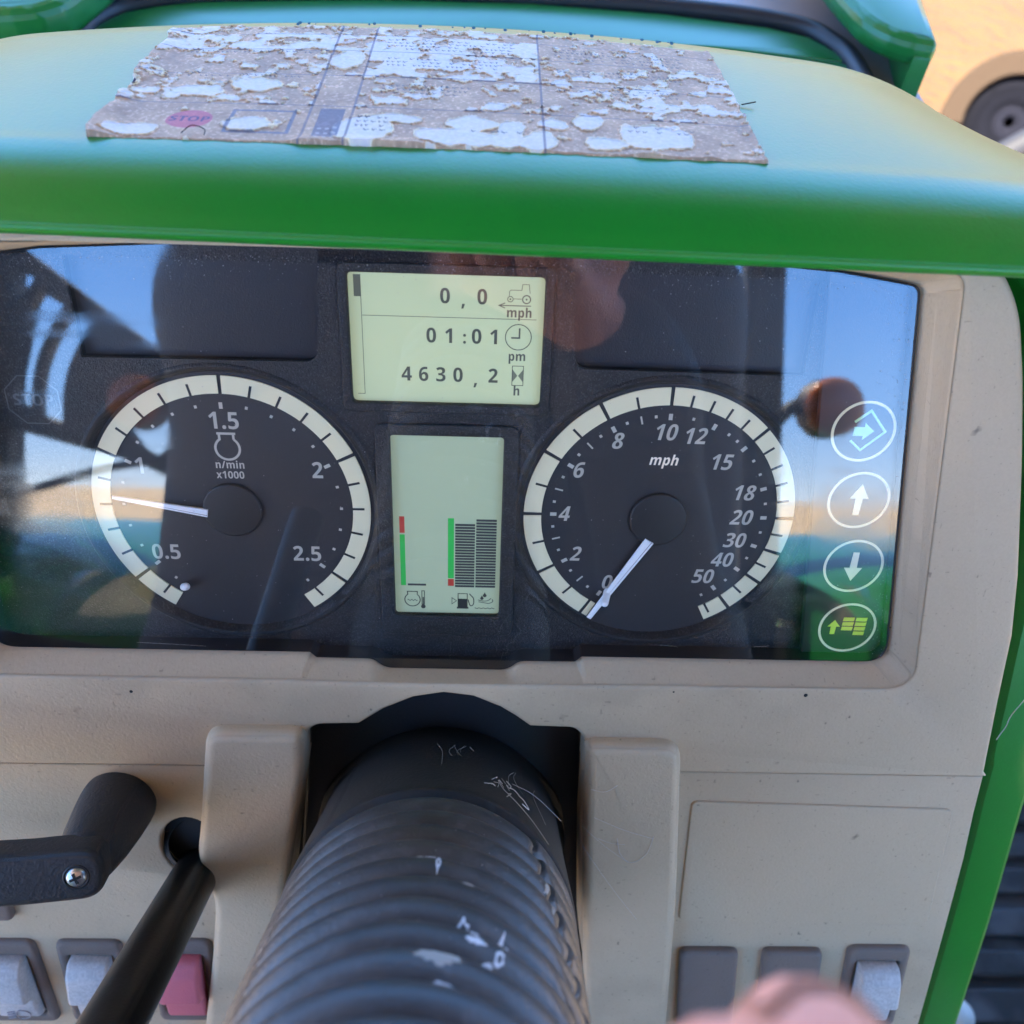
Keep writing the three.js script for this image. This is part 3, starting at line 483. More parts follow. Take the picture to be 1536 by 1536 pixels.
function switchThing(name, label, cat, cx, cy, w, h, skew, mat, group, icon) {
  const t = dthing(name, label, cat, [cx, cy, 13], group);
  const q = (x, y, r) => [cx + x + skew * y, cy + y, r];
  put('bezel', slab(rounded([q(-w / 2, -h / 2, 4), q(w / 2, -h / 2, 4), q(w / 2, h / 2, 4), q(-w / 2, h / 2, 4)]), 11, 15.2, 1.6, [rounded([q(-w * 0.34, -h * 0.40, 1.5), q(w * 0.34, -h * 0.40, 1.5), q(w * 0.34, h * 0.34, 1.5), q(-w * 0.34, h * 0.34, 1.5)]).reverse()]), M.beigeDark, t);
  put('socket', slab(rectPts(cx - w * 0.42, cy - h * 0.46, cx + w * 0.42, cy + h * 0.4, 1), 11.2, 12.2, 0), M.blackMatt, t);
  const rk = put('rocker', rockerProfile(h * 0.72, w * 0.63, skew, 8.5).translate(cx - skew * 1.5, cy - h * 0.03, 13.2), mat, t);
  if (icon) put('engraved_symbol', icon(cx, cy).translate(0, 0, 0), M.greyPlastic, rk, { root: t, mm: true });
  return t;
}
const ringIcon = (cx, cy) => new THREE.TorusGeometry(1.9, 0.2, 5, 28).translate(cx + 0.8, cy - 14.6, 18.1);
const lampIcon = (cx, cy) => {
  const parts = [], y = cy - 15.0, W = 18.1, c = [];
  for (let i = 0; i <= 20; i++) { const a = -Math.PI / 2 + i / 20 * Math.PI; c.push([cx + 1.2 + 4.2 * Math.cos(a), y + 2.6 * Math.sin(a), W]); }
  parts.push(tube([...c, [cx + 0.2, y + 1.2, W], [cx + 0.2, y - 1.2, W], c[0]], 0.24, 5, 60));
  for (let k = 0; k < 4; k++) parts.push(tube([[cx - 0.7, y + 1.8 - k * 1.2, W], [cx - 3.8, y + 1.1 - k * 1.2, W]], 0.24, 5, 4));
  return mergeGeometries(parts);
};
switchThing('rocker_switch', 'grey rocker switch with headlight symbol at the left frame edge', 'switch', -172.5, -207.4, 27, 49, -0.02, M.rocker, 'dash switches', lampIcon);
switchThing('rocker_switch', 'grey rocker switch half covered by the black rod', 'switch', -139.6, -207.4, 25.5, 49, 0.03, M.rocker, 'dash switches');
switchThing('rocker_switch', 'faded pink rocker switch between black rod and column cover', 'switch', -104.4, -206.5, 25.5, 49, 0.02, M.pink, 'dash switches');
switchThing('rocker_switch', 'grey rocker switch on the right beside the green rail', 'switch', 174.6, -207.4, 25.5, 49.5, -0.08, M.rocker, 'dash switches', ringIcon);
for (const [cx, cy, w, h, label] of [[106.5, -209.4, 23.5, 49.5, 'dark blank switch plate nearest the right column cover'], [140.0, -209.2, 24, 49.5, 'dark blank switch plate half behind the blurred fingertips'], [-172, -162.4, 18, 15.8, 'small dark blank plate under the black crank lever']]) {
  const t = dthing('blank_plate', label, 'blank plate', [cx, cy, 13], 'blank switch plates'), k = cx > 0 ? -0.09 : 0.06;
  put('plate', slab(rounded([[cx - w / 2 - k * h / 2, cy - h / 2, 3], [cx + w / 2 - k * h / 2, cy - h / 2, 3], [cx + w / 2 + k * h / 2, cy + h / 2, 3.4], [cx - w / 2 + k * h / 2, cy + h / 2, 3.4]]), 11.5, 16.2, 1.8, [], 4), M.beigeDark, t);
}

// ---------------------------------------------------------------- black crank lever and rod on the left
{
  const t = dthing('crank_lever', 'black plastic crank lever with a cross screw in its end', 'lever', [-114.3, -109.7, 15]);
  const turn = new THREE.Quaternion().setFromUnitVectors(V3(0, 0, 1), V3(0.157, 0.334, 0.93).normalize()), place = (g) => g.applyQuaternion(turn).translate(-114.3, -109.7, 15);
  put('shaft', place(latheAlong([[9, -4], [12.2, -2], [12.6, 0], [12.6, 3], [12.0, 12], [10.6, 26], [9.0, 36], [7.4, 42], [0, 42.1]], [0, 0, 0], [0, 0, 1], 48)), M.lever, t);
  put('arm', place(slab(rounded([[7.8, -8, 8], [7.8, 8, 8], [-8, 8.2, 4], [-14, 8, 4], [-130, 12, 0], [-130, -6, 0], [-14, -8.2, 4]].reverse(), 12), 35.5, 48, 2.4, [], 4)), M.lever, t);
  put('screw_recess', place(latheAlong([[3.9, 47.6], [3.8, 48.15], [3.3, 48.2], [3.1, 47.9]], [0, 0, 0], [0, 0, 1], 40)), M.dark, t);
  const s = put('screw', place(latheAlong([[2.95, 47], [2.95, 48.1], [2.3, 48.8], [1.0, 49.1], [0.001, 49.15]], [0, 0, 0], [0, 0, 1], 32)), M.steel, t);
  for (const a of [0.35, 0.35 + Math.PI / 2]) put('cross_slot', place(new THREE.BoxGeometry(3.4, 0.75, 0.8).rotateZ(a).translate(0, 0, 48.9)), M.dark, s, { root: t, mm: true });
}
{
  const t = dthing('lever_rod', 'long black tubular rod with scuffs rising out of the dash', 'rod', [-93, -137, 13]);
  const rodM = std({ color: lin(0.016, 0.015, 0.015), roughness: 0.38, bumpMap: grainBump, bumpScale: 0.00004, map: dataTex(512, (x, y) => { const a = fbm(x * 9, y * 9, 9, 301, 5), b = fbm(x * 40, y * 6, 40, 305, 3); let v = 0.34 + 0.2 * a + 0.35 * smooth(0.66, 0.78, b); const r = smooth(0.70, 0.8, fbm(x * 4, y * 4, 4, 311, 5)); return [lerp(v, 0.9, r), lerp(v, 0.55, r), lerp(v, 0.3, r)]; }, 0.09) });
  const d = V3(0.11, 0.46, 0.88).normalize(), p = V3(-91.4, -141.8, 20);
  put('tube', latheAlong([[8.3, -16], [8.3, 0], [8.3, 60], [8.3, 150]], [p.x, p.y, p.z], [d.x, d.y, d.z], 40), rodM, t);
  put('weld_spot', new THREE.SphereGeometry(1.7, 12, 8).scale(1, 0.7, 0.6).translate(-84.5, -124.6, 43.6), std({ color: lin(0.16, 0.075, 0.02), roughness: 0.8 }), t);
}

// ---------------------------------------------------------------- steering column with corrugated sleeve
const colO = V3(-1.6, -87.2, 86.8), colA = V3(0.00813, 0.50809, 0.86108).normalize(), colX = V3(1, 0, 0).addScaledVector(colA, -colA.x).normalize(), colY = V3().crossVectors(colA, colX), PITCH = 10.3;
const colTurn = (pt, deg, r) => { const a = deg * Math.PI / 180; return colO.clone().addScaledVector(colA, pt * PITCH).addScaledVector(colX, r * Math.sin(a)).addScaledVector(colY, r * Math.cos(a)); };
const seamAt = (k) => 43 + 4.2 * k;
function sleeveR(k, deg) {                                  // radius of the sleeve at ring k, angle from its top
  const d = ((deg + 540) % 360) - 180, ds = d - seamAt(k), right = smooth(-1.2, 1.2, ds) * (1 - smooth(150, 175, ds));
  const ph = k + 0.42 * right + 0.02 * Math.sin(deg * 0.11 + k), f = Math.abs(Math.sin(Math.PI * ph));
  const depth = lerp(5.6, 3.8, right), notch = Math.exp(-((ds / 1.7) ** 2)) * 1.9;
  return 41.0 * (1 - 0.0124 * k) - depth * (1 - Math.pow(f, 0.52)) - notch * (0.4 + 0.6 * Math.abs(Math.sin(Math.PI * k * 2))) + 0.16 * (fbm(k * 1.7 + 40, deg * 0.06 + 40, 4096, 5, 3) - 0.5);
}
{
  const t = dthing('steering_column', 'black steering column in a corrugated rubber sleeve', 'steering column', [0, -129, 15]);
  put('collar', latheAlong([[47, -9.5 * PITCH], [44.2, -8.6 * PITCH], [43.6, -7.5 * PITCH], [42.4, -4 * PITCH], [41.6, -0.75 * PITCH], [41.5, -0.35 * PITCH], [40.9, -0.25 * PITCH], [36, -0.2 * PITCH]], colO.toArray(), colA.toArray(), 96), std({ color: lin(0.010, 0.009, 0.009), roughness: 0.6, bumpMap: grainBump, bumpScale: 0.0001 }), t);
  const rubber = new THREE.MeshPhysicalMaterial({ color: lin(0.052, 0.052, 0.058), roughness: 0.5, ior: 1.7, bumpMap: grainBump, bumpScale: 0.00010, map: dataTex(512, (x, y) => { const a = fbm(x * 12, y * 12, 12, 401, 6), b = fbm(x * 30, y * 30, 30, 405, 4); const v = 0.28 + 0.5 * a + 0.55 * smooth(0.55, 0.75, b) * a; return [v, v * 0.97, v * 0.93]; }, 0.11) });
  const N1 = 300, N2 = 15 * 20;
  const g = grid(N1, N2, (a, b) => { const k = lerp(0, 15, b), deg = lerp(-180, 180, a); return colTurn(k, deg, sleeveR(k, deg)); }, true);
  put('sleeve', g, rubber, t);
  const paint = std({ color: lin(0.62, 0.64, 0.68), roughness: 0.55 }), clay = std({ color: lin(0.34, 0.32, 0.29), roughness: 0.8 });
  const spot = (k, deg, rx, ry, m, lo = 0) => {              // a thin crust that follows the corrugation; lo > 0 leaves its middle open
    const G = grid(44, 10, (a, b) => {
      const an = a * 2 * Math.PI, n = fbm(Math.cos(an) * 2.6 + 19 + k * 7, Math.sin(an) * 2.6 + 19 + deg, 999, 7, 4), rr = lerp(lo * (0.7 + 0.6 * n), 0.45 + 1.0 * n, b), dx = Math.cos(an) * rx * rr, dy = Math.sin(an) * ry * rr;
      const kk = k + dy / PITCH, dd = deg + dx / 36 * 57.3; return colTurn(kk, dd, sleeveR(kk, dd) + 0.16 * Math.sqrt(Math.max(0, 1 - (2 * b - 1) ** 2)) * (0.4 + n) + 0.01);
    });
    put('paint_spot', G, m, t);
  };
  for (const a of [[4.62, 7, 0.5, 2.2, paint, 0.3], [4.35, 4, 1.1, 0.6, paint], [4.45, 1, 0.7, 0.5, clay], [5.45, 17, 1.2, 0.5, clay], [6.95, 17.5, 1.5, 1.9, paint, 0.65], [7.15, 21, 1.2, 0.6, paint], [7.35, 20, 0.8, 1.5, paint], [7.62, 20.5, 2.0, 0.8, paint], [7.1, 30, 0.6, 3.8, paint], [7.75, 28.5, 0.9, 1.5, paint, 0.5], [8.0, 25.5, 1.6, 1.4, paint, 0.6], [8.55, 10.5, 3.6, 1.8, clay], [8.95, 12, 2.6, 0.5, paint], [9.0, 37, 1.5, 1.0, paint, 0.55], [9.2, 48, 0.9, 0.8, paint], [2.6, 50, 0.8, 2.0, clay], [3.5, 52, 0.6, 1.8, clay]]) spot(...a);
  const flecks = [], fg = new THREE.SphereGeometry(0.16, 5, 4);
  for (let i = 0; i < 700; i++) { const k = 13 * rnd(), d = lerp(-85, 95, rnd()), s = 0.4 + 1.3 * rnd() ** 3, p = colTurn(k, d, sleeveR(k, d)); flecks.push(fg.clone().scale(s, s, s).translate(p.x, p.y, p.z)); }
  put('dust', mergeGeometries(flecks), std({ color: lin(0.22, 0.21, 0.20), roughness: 0.9 }), t, { kind: 'stuff' });
}

// ---------------------------------------------------------------- peeling sticker on the cowl
{
  const t = wthing('warning_sticker', 'weathered peeling warning sticker with faded STOP sign on the cowl', 'sticker', [0, 1.69, -0.07]);
  const tone = (sx, sy) => {                                // 1 where the white top layer is left
    const row = sy < 0.27 ? 0 : sy < 0.52 ? 1 : sy < 0.74 ? 2 : sy < 0.9 ? 3 : 4, col = sx < 0.31 ? 0 : sx < 0.375 ? 1 : sx < 0.67 ? 2 : 3;
    const bias = [[-0.2, -0.3, -0.2, -0.2], [-0.03, -0.18, -0.03, 0.0], [-0.02, -0.06, 0.13, -0.02], [0.12, 0.12, 0.2, -0.05], [0.0, -0.04, 0.0, -0.08]][row][col];
    const big = fbm(sx * 34 + 3, sy * 19 + 2, 999, 501, 3), fine = fbm(sx * 110, sy * 60, 999, 511, 3);
    return big * 0.8 + fine * 0.2 + bias - (row > 0 ? 0.10 * Math.abs(fbm(sx * 130, sy * 70, 999, 521, 2) - 0.5) : 0) - 0.53;
  };
  const blob = (x, y, rx, ry) => (sx, sy) => 1 - Math.hypot((sx - x) / rx, (sy - y) / ry);
  const blobs = [[0.065, 0.055, 0.045, 0.05], [0.40, 0.1, 0.05, 0.13], [0.44, 0.19, 0.05, 0.04], [0.53, 0.08, 0.06, 0.07], [0.56, 0.17, 0.05, 0.06], [0.585, 0.06, 0.05, 0.06], [0.62, 0.12, 0.025, 0.1], [0.66, 0.07, 0.03, 0.09], [0.69, 0.19, 0.03, 0.05], [0.74, 0.22, 0.03, 0.06], [0.76, 0.07, 0.04, 0.06], [0.83, 0.14, 0.055, 0.12], [0.87, 0.12, 0.04, 0.08], [0.22, 0.12, 0.04, 0.05], [0.21, 0.42, 0.06, 0.06], [0.12, 0.36, 0.05, 0.05], [0.34, 0.66, 0.03, 0.1]].map((b) => blob(...b));
  const white = (sx, sy) => { let v = tone(sx, sy) * 7; for (const b of blobs) v = Math.max(v, b(sx, sy) * 3 - 0.35 + 2.4 * (fbm(sx * 34, sy * 18, 999, 531, 3) - 0.5)); return v; };
  const art = canvasTex(2048, 1024, (c, W, H) => {
    const im = c.createImageData(W, H), d = im.data;
    for (let j = 0; j < H; j++) for (let i = 0; i < W; i++) {
      const sx = i / W, sy = 1 - j / H, o = (j * W + i) * 4, w = white(sx, sy), n = fbm(sx * 220, sy * 110, 999, 541, 3), m = fbm(sx * 24, sy * 12, 999, 551, 4);
      const a = smooth(-0.02, 0.06, w), edge = Math.exp(-(((w - 0.10) * 9) ** 2));
      const under = [182 + 50 * (m - 0.5) + 34 * (n - 0.5), 152 + 46 * (m - 0.5) + 34 * (n - 0.5), 122 + 34 * (m - 0.5) + 34 * (n - 0.5)];
      const top = [214 + 24 * (n - 0.5), 207 + 26 * (n - 0.5), 194 + 34 * (m - 0.5)];
      if (n > 0.68) for (let k = 0; k < 3; k++) under[k] += 22;
      for (let k = 0; k < 3; k++) d[o + k] = lerp(under[k], top[k], a) + edge * [16, 8, -14][k];
      d[o + 3] = 255;
    }
    c.putImageData(im, 0, 0);
    const X = (x) => x * W, Y = (y) => (1 - y) * H;
    c.fillStyle = 'rgba(186,78,104,0.72)'; c.beginPath(); c.ellipse(X(0.135), Y(0.145), 70, 66, 0, 0, 7); c.fill();
    c.fillStyle = 'rgba(70,50,96,0.9)'; c.font = 'bold 52px sans-serif'; c.textAlign = 'center'; c.fillText('STOP', X(0.135), Y(0.145) + 16);
    c.strokeStyle = 'rgba(88,96,122,0.7)'; c.lineWidth = 12; c.strokeRect(X(0.195), Y(0.22), 190, 160);
    c.fillStyle = 'rgba(72,78,108,0.62)'; c.fillRect(X(0.325), Y(0.25), 78, 215); c.fillStyle = 'rgba(200,196,190,0.6)'; for (let i = 0; i < 9; i++) c.fillRect(X(0.33) + (i % 3) * 24, Y(0.11) + Math.floor(i / 3) * 34, 12, 12);
    c.strokeStyle = 'rgba(96,92,108,0.62)'; c.lineWidth = 5; for (const y of [0.27, 0.52, 0.74, 0.9]) { c.beginPath(); c.moveTo(0, Y(y)); c.lineTo(W, Y(y)); c.stroke(); } c.lineWidth = 8; for (const x of [0.31, 0.375, 0.67]) { c.beginPath(); c.moveTo(X(x), 0); c.lineTo(X(x), H); c.stroke(); }
    c.strokeStyle = 'rgba(70,70,80,0.6)'; c.lineWidth = 4;      // worn lines of print, no longer legible
    for (const [x0, x1, y0, n] of [[0.40, 0.62, 0.86, 4], [0.70, 0.93, 0.86, 4], [0.40, 0.60, 0.68, 3], [0.70, 0.92, 0.66, 2], [0.41, 0.55, 0.45, 3], [0.70, 0.9, 0.5, 2], [0.04, 0.28, 0.50, 1], [0.05, 0.28, 0.72, 1], [0.385, 0.43, 0.19, 4], [0.80, 0.9, 0.2, 2], [0.56, 0.64, 0.12, 1]])
      for (let k = 0; k < n; k++) { let x = X(x0), y = Y(y0) + k * 30; while (x < X(x1)) { const w = 5 + rnd() * 16; if (rnd() > 0.22) { c.beginPath(); c.moveTo(x, y + rnd() * 8); c.lineTo(x + w, y - rnd() * 8); c.moveTo(x, y - 8); c.lineTo(x + w * 0.5, y + 8); c.stroke(); } x += w + 8; } }
  });
  const NU = 420, NV = 210;
  const zN = (s) => lerp(-0.0305, -0.0292, s), zF = (s) => lerp(-0.1158, -0.1128, s);
  const g = grid(NU, NV, (a, b) => {
    let sx = a, sy = b; const ea = 0.006 * (fbm(b * 26 + 7, 3, 999, 601, 3) - 0.5) + (a < 0.5 ? 0.018 * (fbm(b * 9, 8, 999, 603, 2) - 0.5) : 0), eb = 0.012 * (fbm(a * 60, 5, 999, 607, 3) - 0.5);
    const u = lerp(-0.0855, 0.0785, a) + 0.164 * ea * (Math.abs(a - 0.5) * 2) ** 4, z = lerp(zN(a), zF(a), b) + 0.08 * eb * (Math.abs(b - 0.5) * 2) ** 6;
    const w = white(sx, sy), edge = Math.min(a * 2, (1 - a) * 2, b, 1 - b);
    let h = 0.00035 + 0.00024 * smooth(-0.02, 0.05, w) + 0.00042 * Math.exp(-(((w - 0.12) * 7) ** 2)) * (0.3 + 0.7 * fbm(a * 40, b * 20, 999, 611, 2)) + 0.00008 * fbm(a * 200, b * 100, 999, 613, 2);
    h += 0.0011 * smooth(0.07, 0, b) * smooth(0.55, 0.75, fbm(a * 11, 4, 999, 617, 2)) + 0.0016 * smooth(0.05, 0, a) * smooth(0.4, 0.7, fbm(b * 8, 14, 999, 619, 2)) + 0.0006 * smooth(0.02, 0, 1 - a);
    if (edge < 0.0015) h = -0.0001;
    return V3(u, cowlTop(u, z) + h, z);
  });
  put('printed_sheet', g, std({ map: art, roughness: 0.6 }), t, { uv: false });
  const bits = [];
  for (let i = 0; i < 26; i++) { const a = rnd(), f = 0.4 + rnd(), z = -0.117 - rnd() * 0.0025, u = lerp(-0.05, 0.07, a), q = new THREE.CircleGeometry(0.0005 * f, 6).rotateX(-1.4 + rnd() * 0.3).translate(u, cowlTop(u, z) + 0.0006, z); bits.push(q); }
  put('torn_bits', mergeGeometries(bits), std({ color: lin(0.04, 0.16, 0.22), roughness: 0.6 }), t, { uv: true, kind: 'stuff' });
  put('hair', tube([[-0.0625, cowlTop(-0.062, -0.0325) + 0.0012, -0.0322], [-0.0605, cowlTop(-0.06, -0.036) + 0.0020, -0.0352], [-0.0575, cowlTop(-0.058, -0.036) + 0.0015, -0.0345], [-0.0570, cowlTop(-0.057, -0.033) + 0.001, -0.0320]], 0.00013, 5, 30), M.blackMatt, t);
  put('straw_bit', tube([[-0.0843, cowlTop(-0.084, -0.066) + 0.0006, -0.066], [-0.0850, cowlTop(-0.085, -0.076) + 0.0012, -0.0765]], 0.0004, 6, 4), std({ color: lin(0.03, 0.015, 0.04), roughness: 0.7 }), t);
  put('twig', tube([[0.0795, cowlTop(0.08, -0.068) + 0.0005, -0.068], [0.0835, cowlTop(0.083, -0.069) + 0.0012, -0.069]], 0.00018, 5, 4), M.blackMatt, t);
}

// ---------------------------------------------------------------- cobwebs
{
  const t = dthing('cobweb', 'torn cobweb threads over the black collar and right column cover', 'cobweb', [30, -75, 26]);
  const threads = [];
  const on = (k, deg, off = 0.5) => colTurn(k, deg, 41.6 + off).toArray();
  const add = (pts, r) => threads.push(tube(pts, r, 5, 40));
  add([on(-5.4, 14, 1.5), on(-4.6, 20), on(-4.0, 25), on(-3.3, 29), on(-2.9, 31)], 0.13); { let d = 31, k = -3.0; const P = []; for (let i = 0; i < 9; i++) { P.push(on(k, d, 0.4 + rnd())); k += 0.24 * rnd() + 0.06; d += 9 * (rnd() - 0.55); } add(P, 0.15); }
  for (let i = 0; i < 7; i++) { const d = 24 + 9 * rnd(), k = -3.1 + 1.2 * rnd(); add([on(k, d), on(k + 0.25 * rnd(), d + 5 * (rnd() - 0.5), 1), on(k + 0.5 * rnd(), d + 8 * (rnd() - 0.5))], 0.06 + 0.07 * rnd()); }
  for (let i = 0; i < 8; i++) { const d = -25 + 75 * rnd(), k = -5.6 + 0.8 * rnd(); add([on(k, d, 1.5), on(k + 0.8, d + 9 * (rnd() - 0.5), 1), on(k + 1.5 + rnd(), d + 16 * (rnd() - 0.5))], 0.045); }
  add([on(-2.6, 27, 1), on(-1.9, 29, 1), on(-1.3, 35, 1), on(-0.7, 42, 1), on(0.0, 50, 1)], 0.1);
  add([on(-5.2, 3, 1), on(-4, 0), on(-3.2, -3)], 0.05); add([on(-5.4, -4, 1), on(-4.2, -6), on(-3.2, -10)], 0.05); add([on(-3.4, 33), on(-3.6, 44, 2), on(-4.2, 62, 4)], 0.06);
  for (const [a, b, c, d] of [[48, -112, 66, -130], [49, -122, 72, -160], [52, -108, 74, -118], [54, -118, 64, -121]]) add([[a, b, 20.4], [(a + c) / 2, (b + d) / 2 - 1, 20.3], [c, d, 20.4]], 0.045);
  add([[61, -118, 20.4], [63, -126, 20.4], [67, -130, 20.4], [72, -126, 20.4], [74, -117, 20.2]], 0.07); add([[50, -95, 20.4], [55, -96, 20.4], [59, -93, 20.4]], 0.06);
  put('web_threads', mergeGeometries(threads), M.silk, t, { kind: 'stuff' });
}
{
  const t = dthing('straw_thread', 'pale thread caught on the green side rail', 'thread', [195, -72, 8]);
  put('strand', tube([[189, -76, 14], [192, -76, 11], [194.5, -74.5, 9], [195.6, -71, 8], [199, -63, 7.5], [201.5, -56, 7]], 0.16, 5, 40), M.silk, t);
}
// ---------------------------------------------------------------- the person behind the camera, one continuous body
const camV = (x, y, z) => camPoint(x, y, z);
{
  const person = wthing('person', 'person in a dark jacket behind the camera, two fingertips at the lower edge', 'person', [0, 1.2, 0.6]);
  const elbowR = V3(0.185, 1.43, 0.47), wristR = camV(0.075, -0.165, -0.01), sh = (s) => V3(s * 0.165 - 0.02, 1.77, 0.50);
  const elbowL = V3(-0.235, 1.44, 0.52), wristL = V3(-0.17, 1.345, 0.33);
  const bones = [];                                          // [from, to, radius, radius, colour 0 jacket 1 skin 2 trousers]
  const B = (a, b, r, s, c = 0) => bones.push([a, b, r, s, c]);
  B(V3(0, 1.24, 0.66), V3(0, 1.40, 0.59), 0.15, 0.15); B(V3(-0.07, 1.50, 0.57), V3(0.07, 1.50, 0.57), 0.14, 0.14); B(V3(-0.10, 1.66, 0.545), V3(0.10, 1.66, 0.545), 0.135, 0.135);
  B(V3(0, 1.78, 0.53), V3(0, 1.88, 0.50), 0.07, 0.056, 1); B(V3(0, 1.99, 0.49), V3(0, 2.05, 0.50), 0.085, 0.098, 1); B(V3(0, 1.94, 0.435), V3(0, 1.98, 0.44), 0.05, 0.06, 1); B(V3(0, 1.985, 0.39), V3(0, 1.965, 0.372), 0.012, 0.016, 1);
  for (const s of [-1, 1]) {
    B(sh(s), V3(s * 0.06, 1.79, 0.53), 0.085, 0.07); B(V3(s * 0.094, 1.98, 0.49), V3(s * 0.097, 2.005, 0.495), 0.016, 0.02, 1);
    const el = s > 0 ? elbowR : elbowL, wr = s > 0 ? wristR : wristL, mid = el.clone().lerp(wr, 0.9);
    B(sh(s), el, 0.062, 0.05); B(el, mid, 0.05, 0.040); B(mid, wr, 0.036, 0.031);
    B(V3(s * 0.1, 1.22, 0.66), V3(s * 0.24, 1.26, 0.24), 0.095, 0.068, 2); B(V3(s * 0.24, 1.26, 0.24), V3(s * 0.25, 0.86, 0.28), 0.065, 0.045, 2); B(V3(s * 0.25, 0.83, 0.30), V3(s * 0.26, 0.81, 0.12), 0.045, 0.036, 2);
  }
  const skin = [0.78, 0.36, 0.26], jacket = [0.022, 0.018, 0.022], jeans = [0.40, 0.32, 0.22];
  function mesh(list, k, cell, pad, color) {
    const box = new THREE.Box3(); for (const [a, b, r, s] of list) { box.expandByPoint(a.clone().addScalar(r)).expandByPoint(a.clone().addScalar(-r)).expandByPoint(b.clone().addScalar(s)).expandByPoint(b.clone().addScalar(-s)); }
    box.expandByScalar(pad); const c = box.getCenter(V3()), size = box.getSize(V3()), half = Math.max(size.x, size.y, size.z) / 2, n = Math.min(120, Math.ceil(2 * half / cell) + 4);
    const mc = new MarchingCubes(n, M.black, false, false, 400000), p = V3(), ab = V3(), ap = V3();
    const dist = (q, [a, b, r, s]) => { ab.subVectors(b, a); ap.subVectors(q, a); const t = clamp(ap.dot(ab) / Math.max(ab.lengthSq(), 1e-9)); return ap.addScaledVector(ab, -t).length() - lerp(r, s, t); };
    const pre = list.map((e) => [e, e[0].clone().add(e[1]).multiplyScalar(0.5), e[0].distanceTo(e[1]) / 2 + Math.max(e[2], e[3])]);
    for (let z = 0; z < n; z++) for (let y = 0; y < n; y++) for (let x = 0; x < n; x++) {
      p.set((x - n / 2) / (n / 2) * half + c.x, (y - n / 2) / (n / 2) * half + c.y, (z - n / 2) / (n / 2) * half + c.z);
      let d = 1; for (const [e, m, R] of pre) { if (p.distanceTo(m) - R > 0.06) continue; const q = dist(p, e), h = Math.max(k - Math.abs(d - q), 0) / k; d = Math.min(d, q) - h * h * k * 0.25; }
      mc.field[x + y * n + z * n * n] = -d;
    }
    mc.isolation = 0; mc.update();
    const cnt = mc.count, pos = new Float32Array(mc.positionArray.subarray(0, cnt * 3)), nor = new Float32Array(mc.normalArray.subarray(0, cnt * 3)), col = new Float32Array(cnt * 3);
    for (let i = 0; i < cnt; i++) {
      p.set(pos[3 * i] * half + c.x, pos[3 * i + 1] * half + c.y, pos[3 * i + 2] * half + c.z); pos.set([p.x, p.y, p.z], 3 * i);
      let best = 9, kind = 0; for (const e of list) { const q = dist(p, e); if (q < best) { best = q; kind = e[4]; } }
      col.set(color(kind, p), 3 * i);
    }
    const g = new THREE.BufferGeometry(); g.setAttribute('position', new THREE.BufferAttribute(pos, 3)); g.setAttribute('normal', new THREE.BufferAttribute(nor, 3)); g.setAttribute('color', new THREE.BufferAttribute(col, 3)); return g;
  }
  const palette = (k) => [jacket, skin, jeans][k];
  const body = mesh(bones, 0.045, 0.0125, 0.03, palette);
  // a hand: palm, four fingers and a thumb; mirror = 1 right, -1 left; c maps camera-space points to the world
  function hand(fingers, palm) { const L = []; for (const [a, b, r, s] of palm) L.push([a, b, r, s, 1]); for (const f of fingers) for (let i = 0; i < f.length - 1; i++) L.push([f[i][0], f[i + 1][0], f[i][1], f[i + 1][1], 1]); return mesh(L, 0.006, 0.0028, 0.008, palette); }
  const F = (...a) => a.map(([x, y, z, r]) => [camV(x, y, z), r]);
  const right = hand([
    F([0.040, -0.098, -0.030, 0.0095], [0.036, -0.072, -0.052, 0.0088], [0.029, -0.0565, -0.0645, 0.0080], [0.0240, -0.0453, -0.0695, 0.0074]),
    F([0.022, -0.100, -0.026, 0.0098], [0.019, -0.070, -0.046, 0.0090], [0.0165, -0.0528, -0.0545, 0.0082], [0.0145, -0.0405, -0.0555, 0.0074]),
    F([0.004, -0.102, -0.020, 0.0094], [-0.002, -0.078, -0.034, 0.0086], [-0.004, -0.064, -0.040, 0.0080], [-0.004, -0.055, -0.042, 0.0074]),
    F([-0.012, -0.106, -0.012, 0.0084], [-0.018, -0.090, -0.022, 0.0076], [-0.020, -0.079, -0.026, 0.0070], [-0.020, -0.071, -0.026, 0.0064]),
    F([0.056, -0.128, -0.012, 0.0120], [0.066, -0.102, -0.004, 0.0102], [0.064, -0.080, 0.004, 0.0092], [0.060, -0.066, 0.008, 0.0082]),
  ], [[camV(0.040, -0.102, -0.028), camV(0.064, -0.150, -0.012), 0.015, 0.018], [camV(0.022, -0.104, -0.024), camV(0.060, -0.150, -0.012), 0.015, 0.018], [camV(0.004, -0.106, -0.018), camV(0.056, -0.150, -0.010), 0.014, 0.018], [camV(-0.010, -0.110, -0.011), camV(0.060, -0.152, -0.009), 0.013, 0.018], [camV(0.060, -0.145, -0.011), camV(0.075, -0.165, -0.01), 0.02, 0.026]]);
  const G = (...a) => a.map(([x, y, z, r]) => [V3(x, y, z), r]);
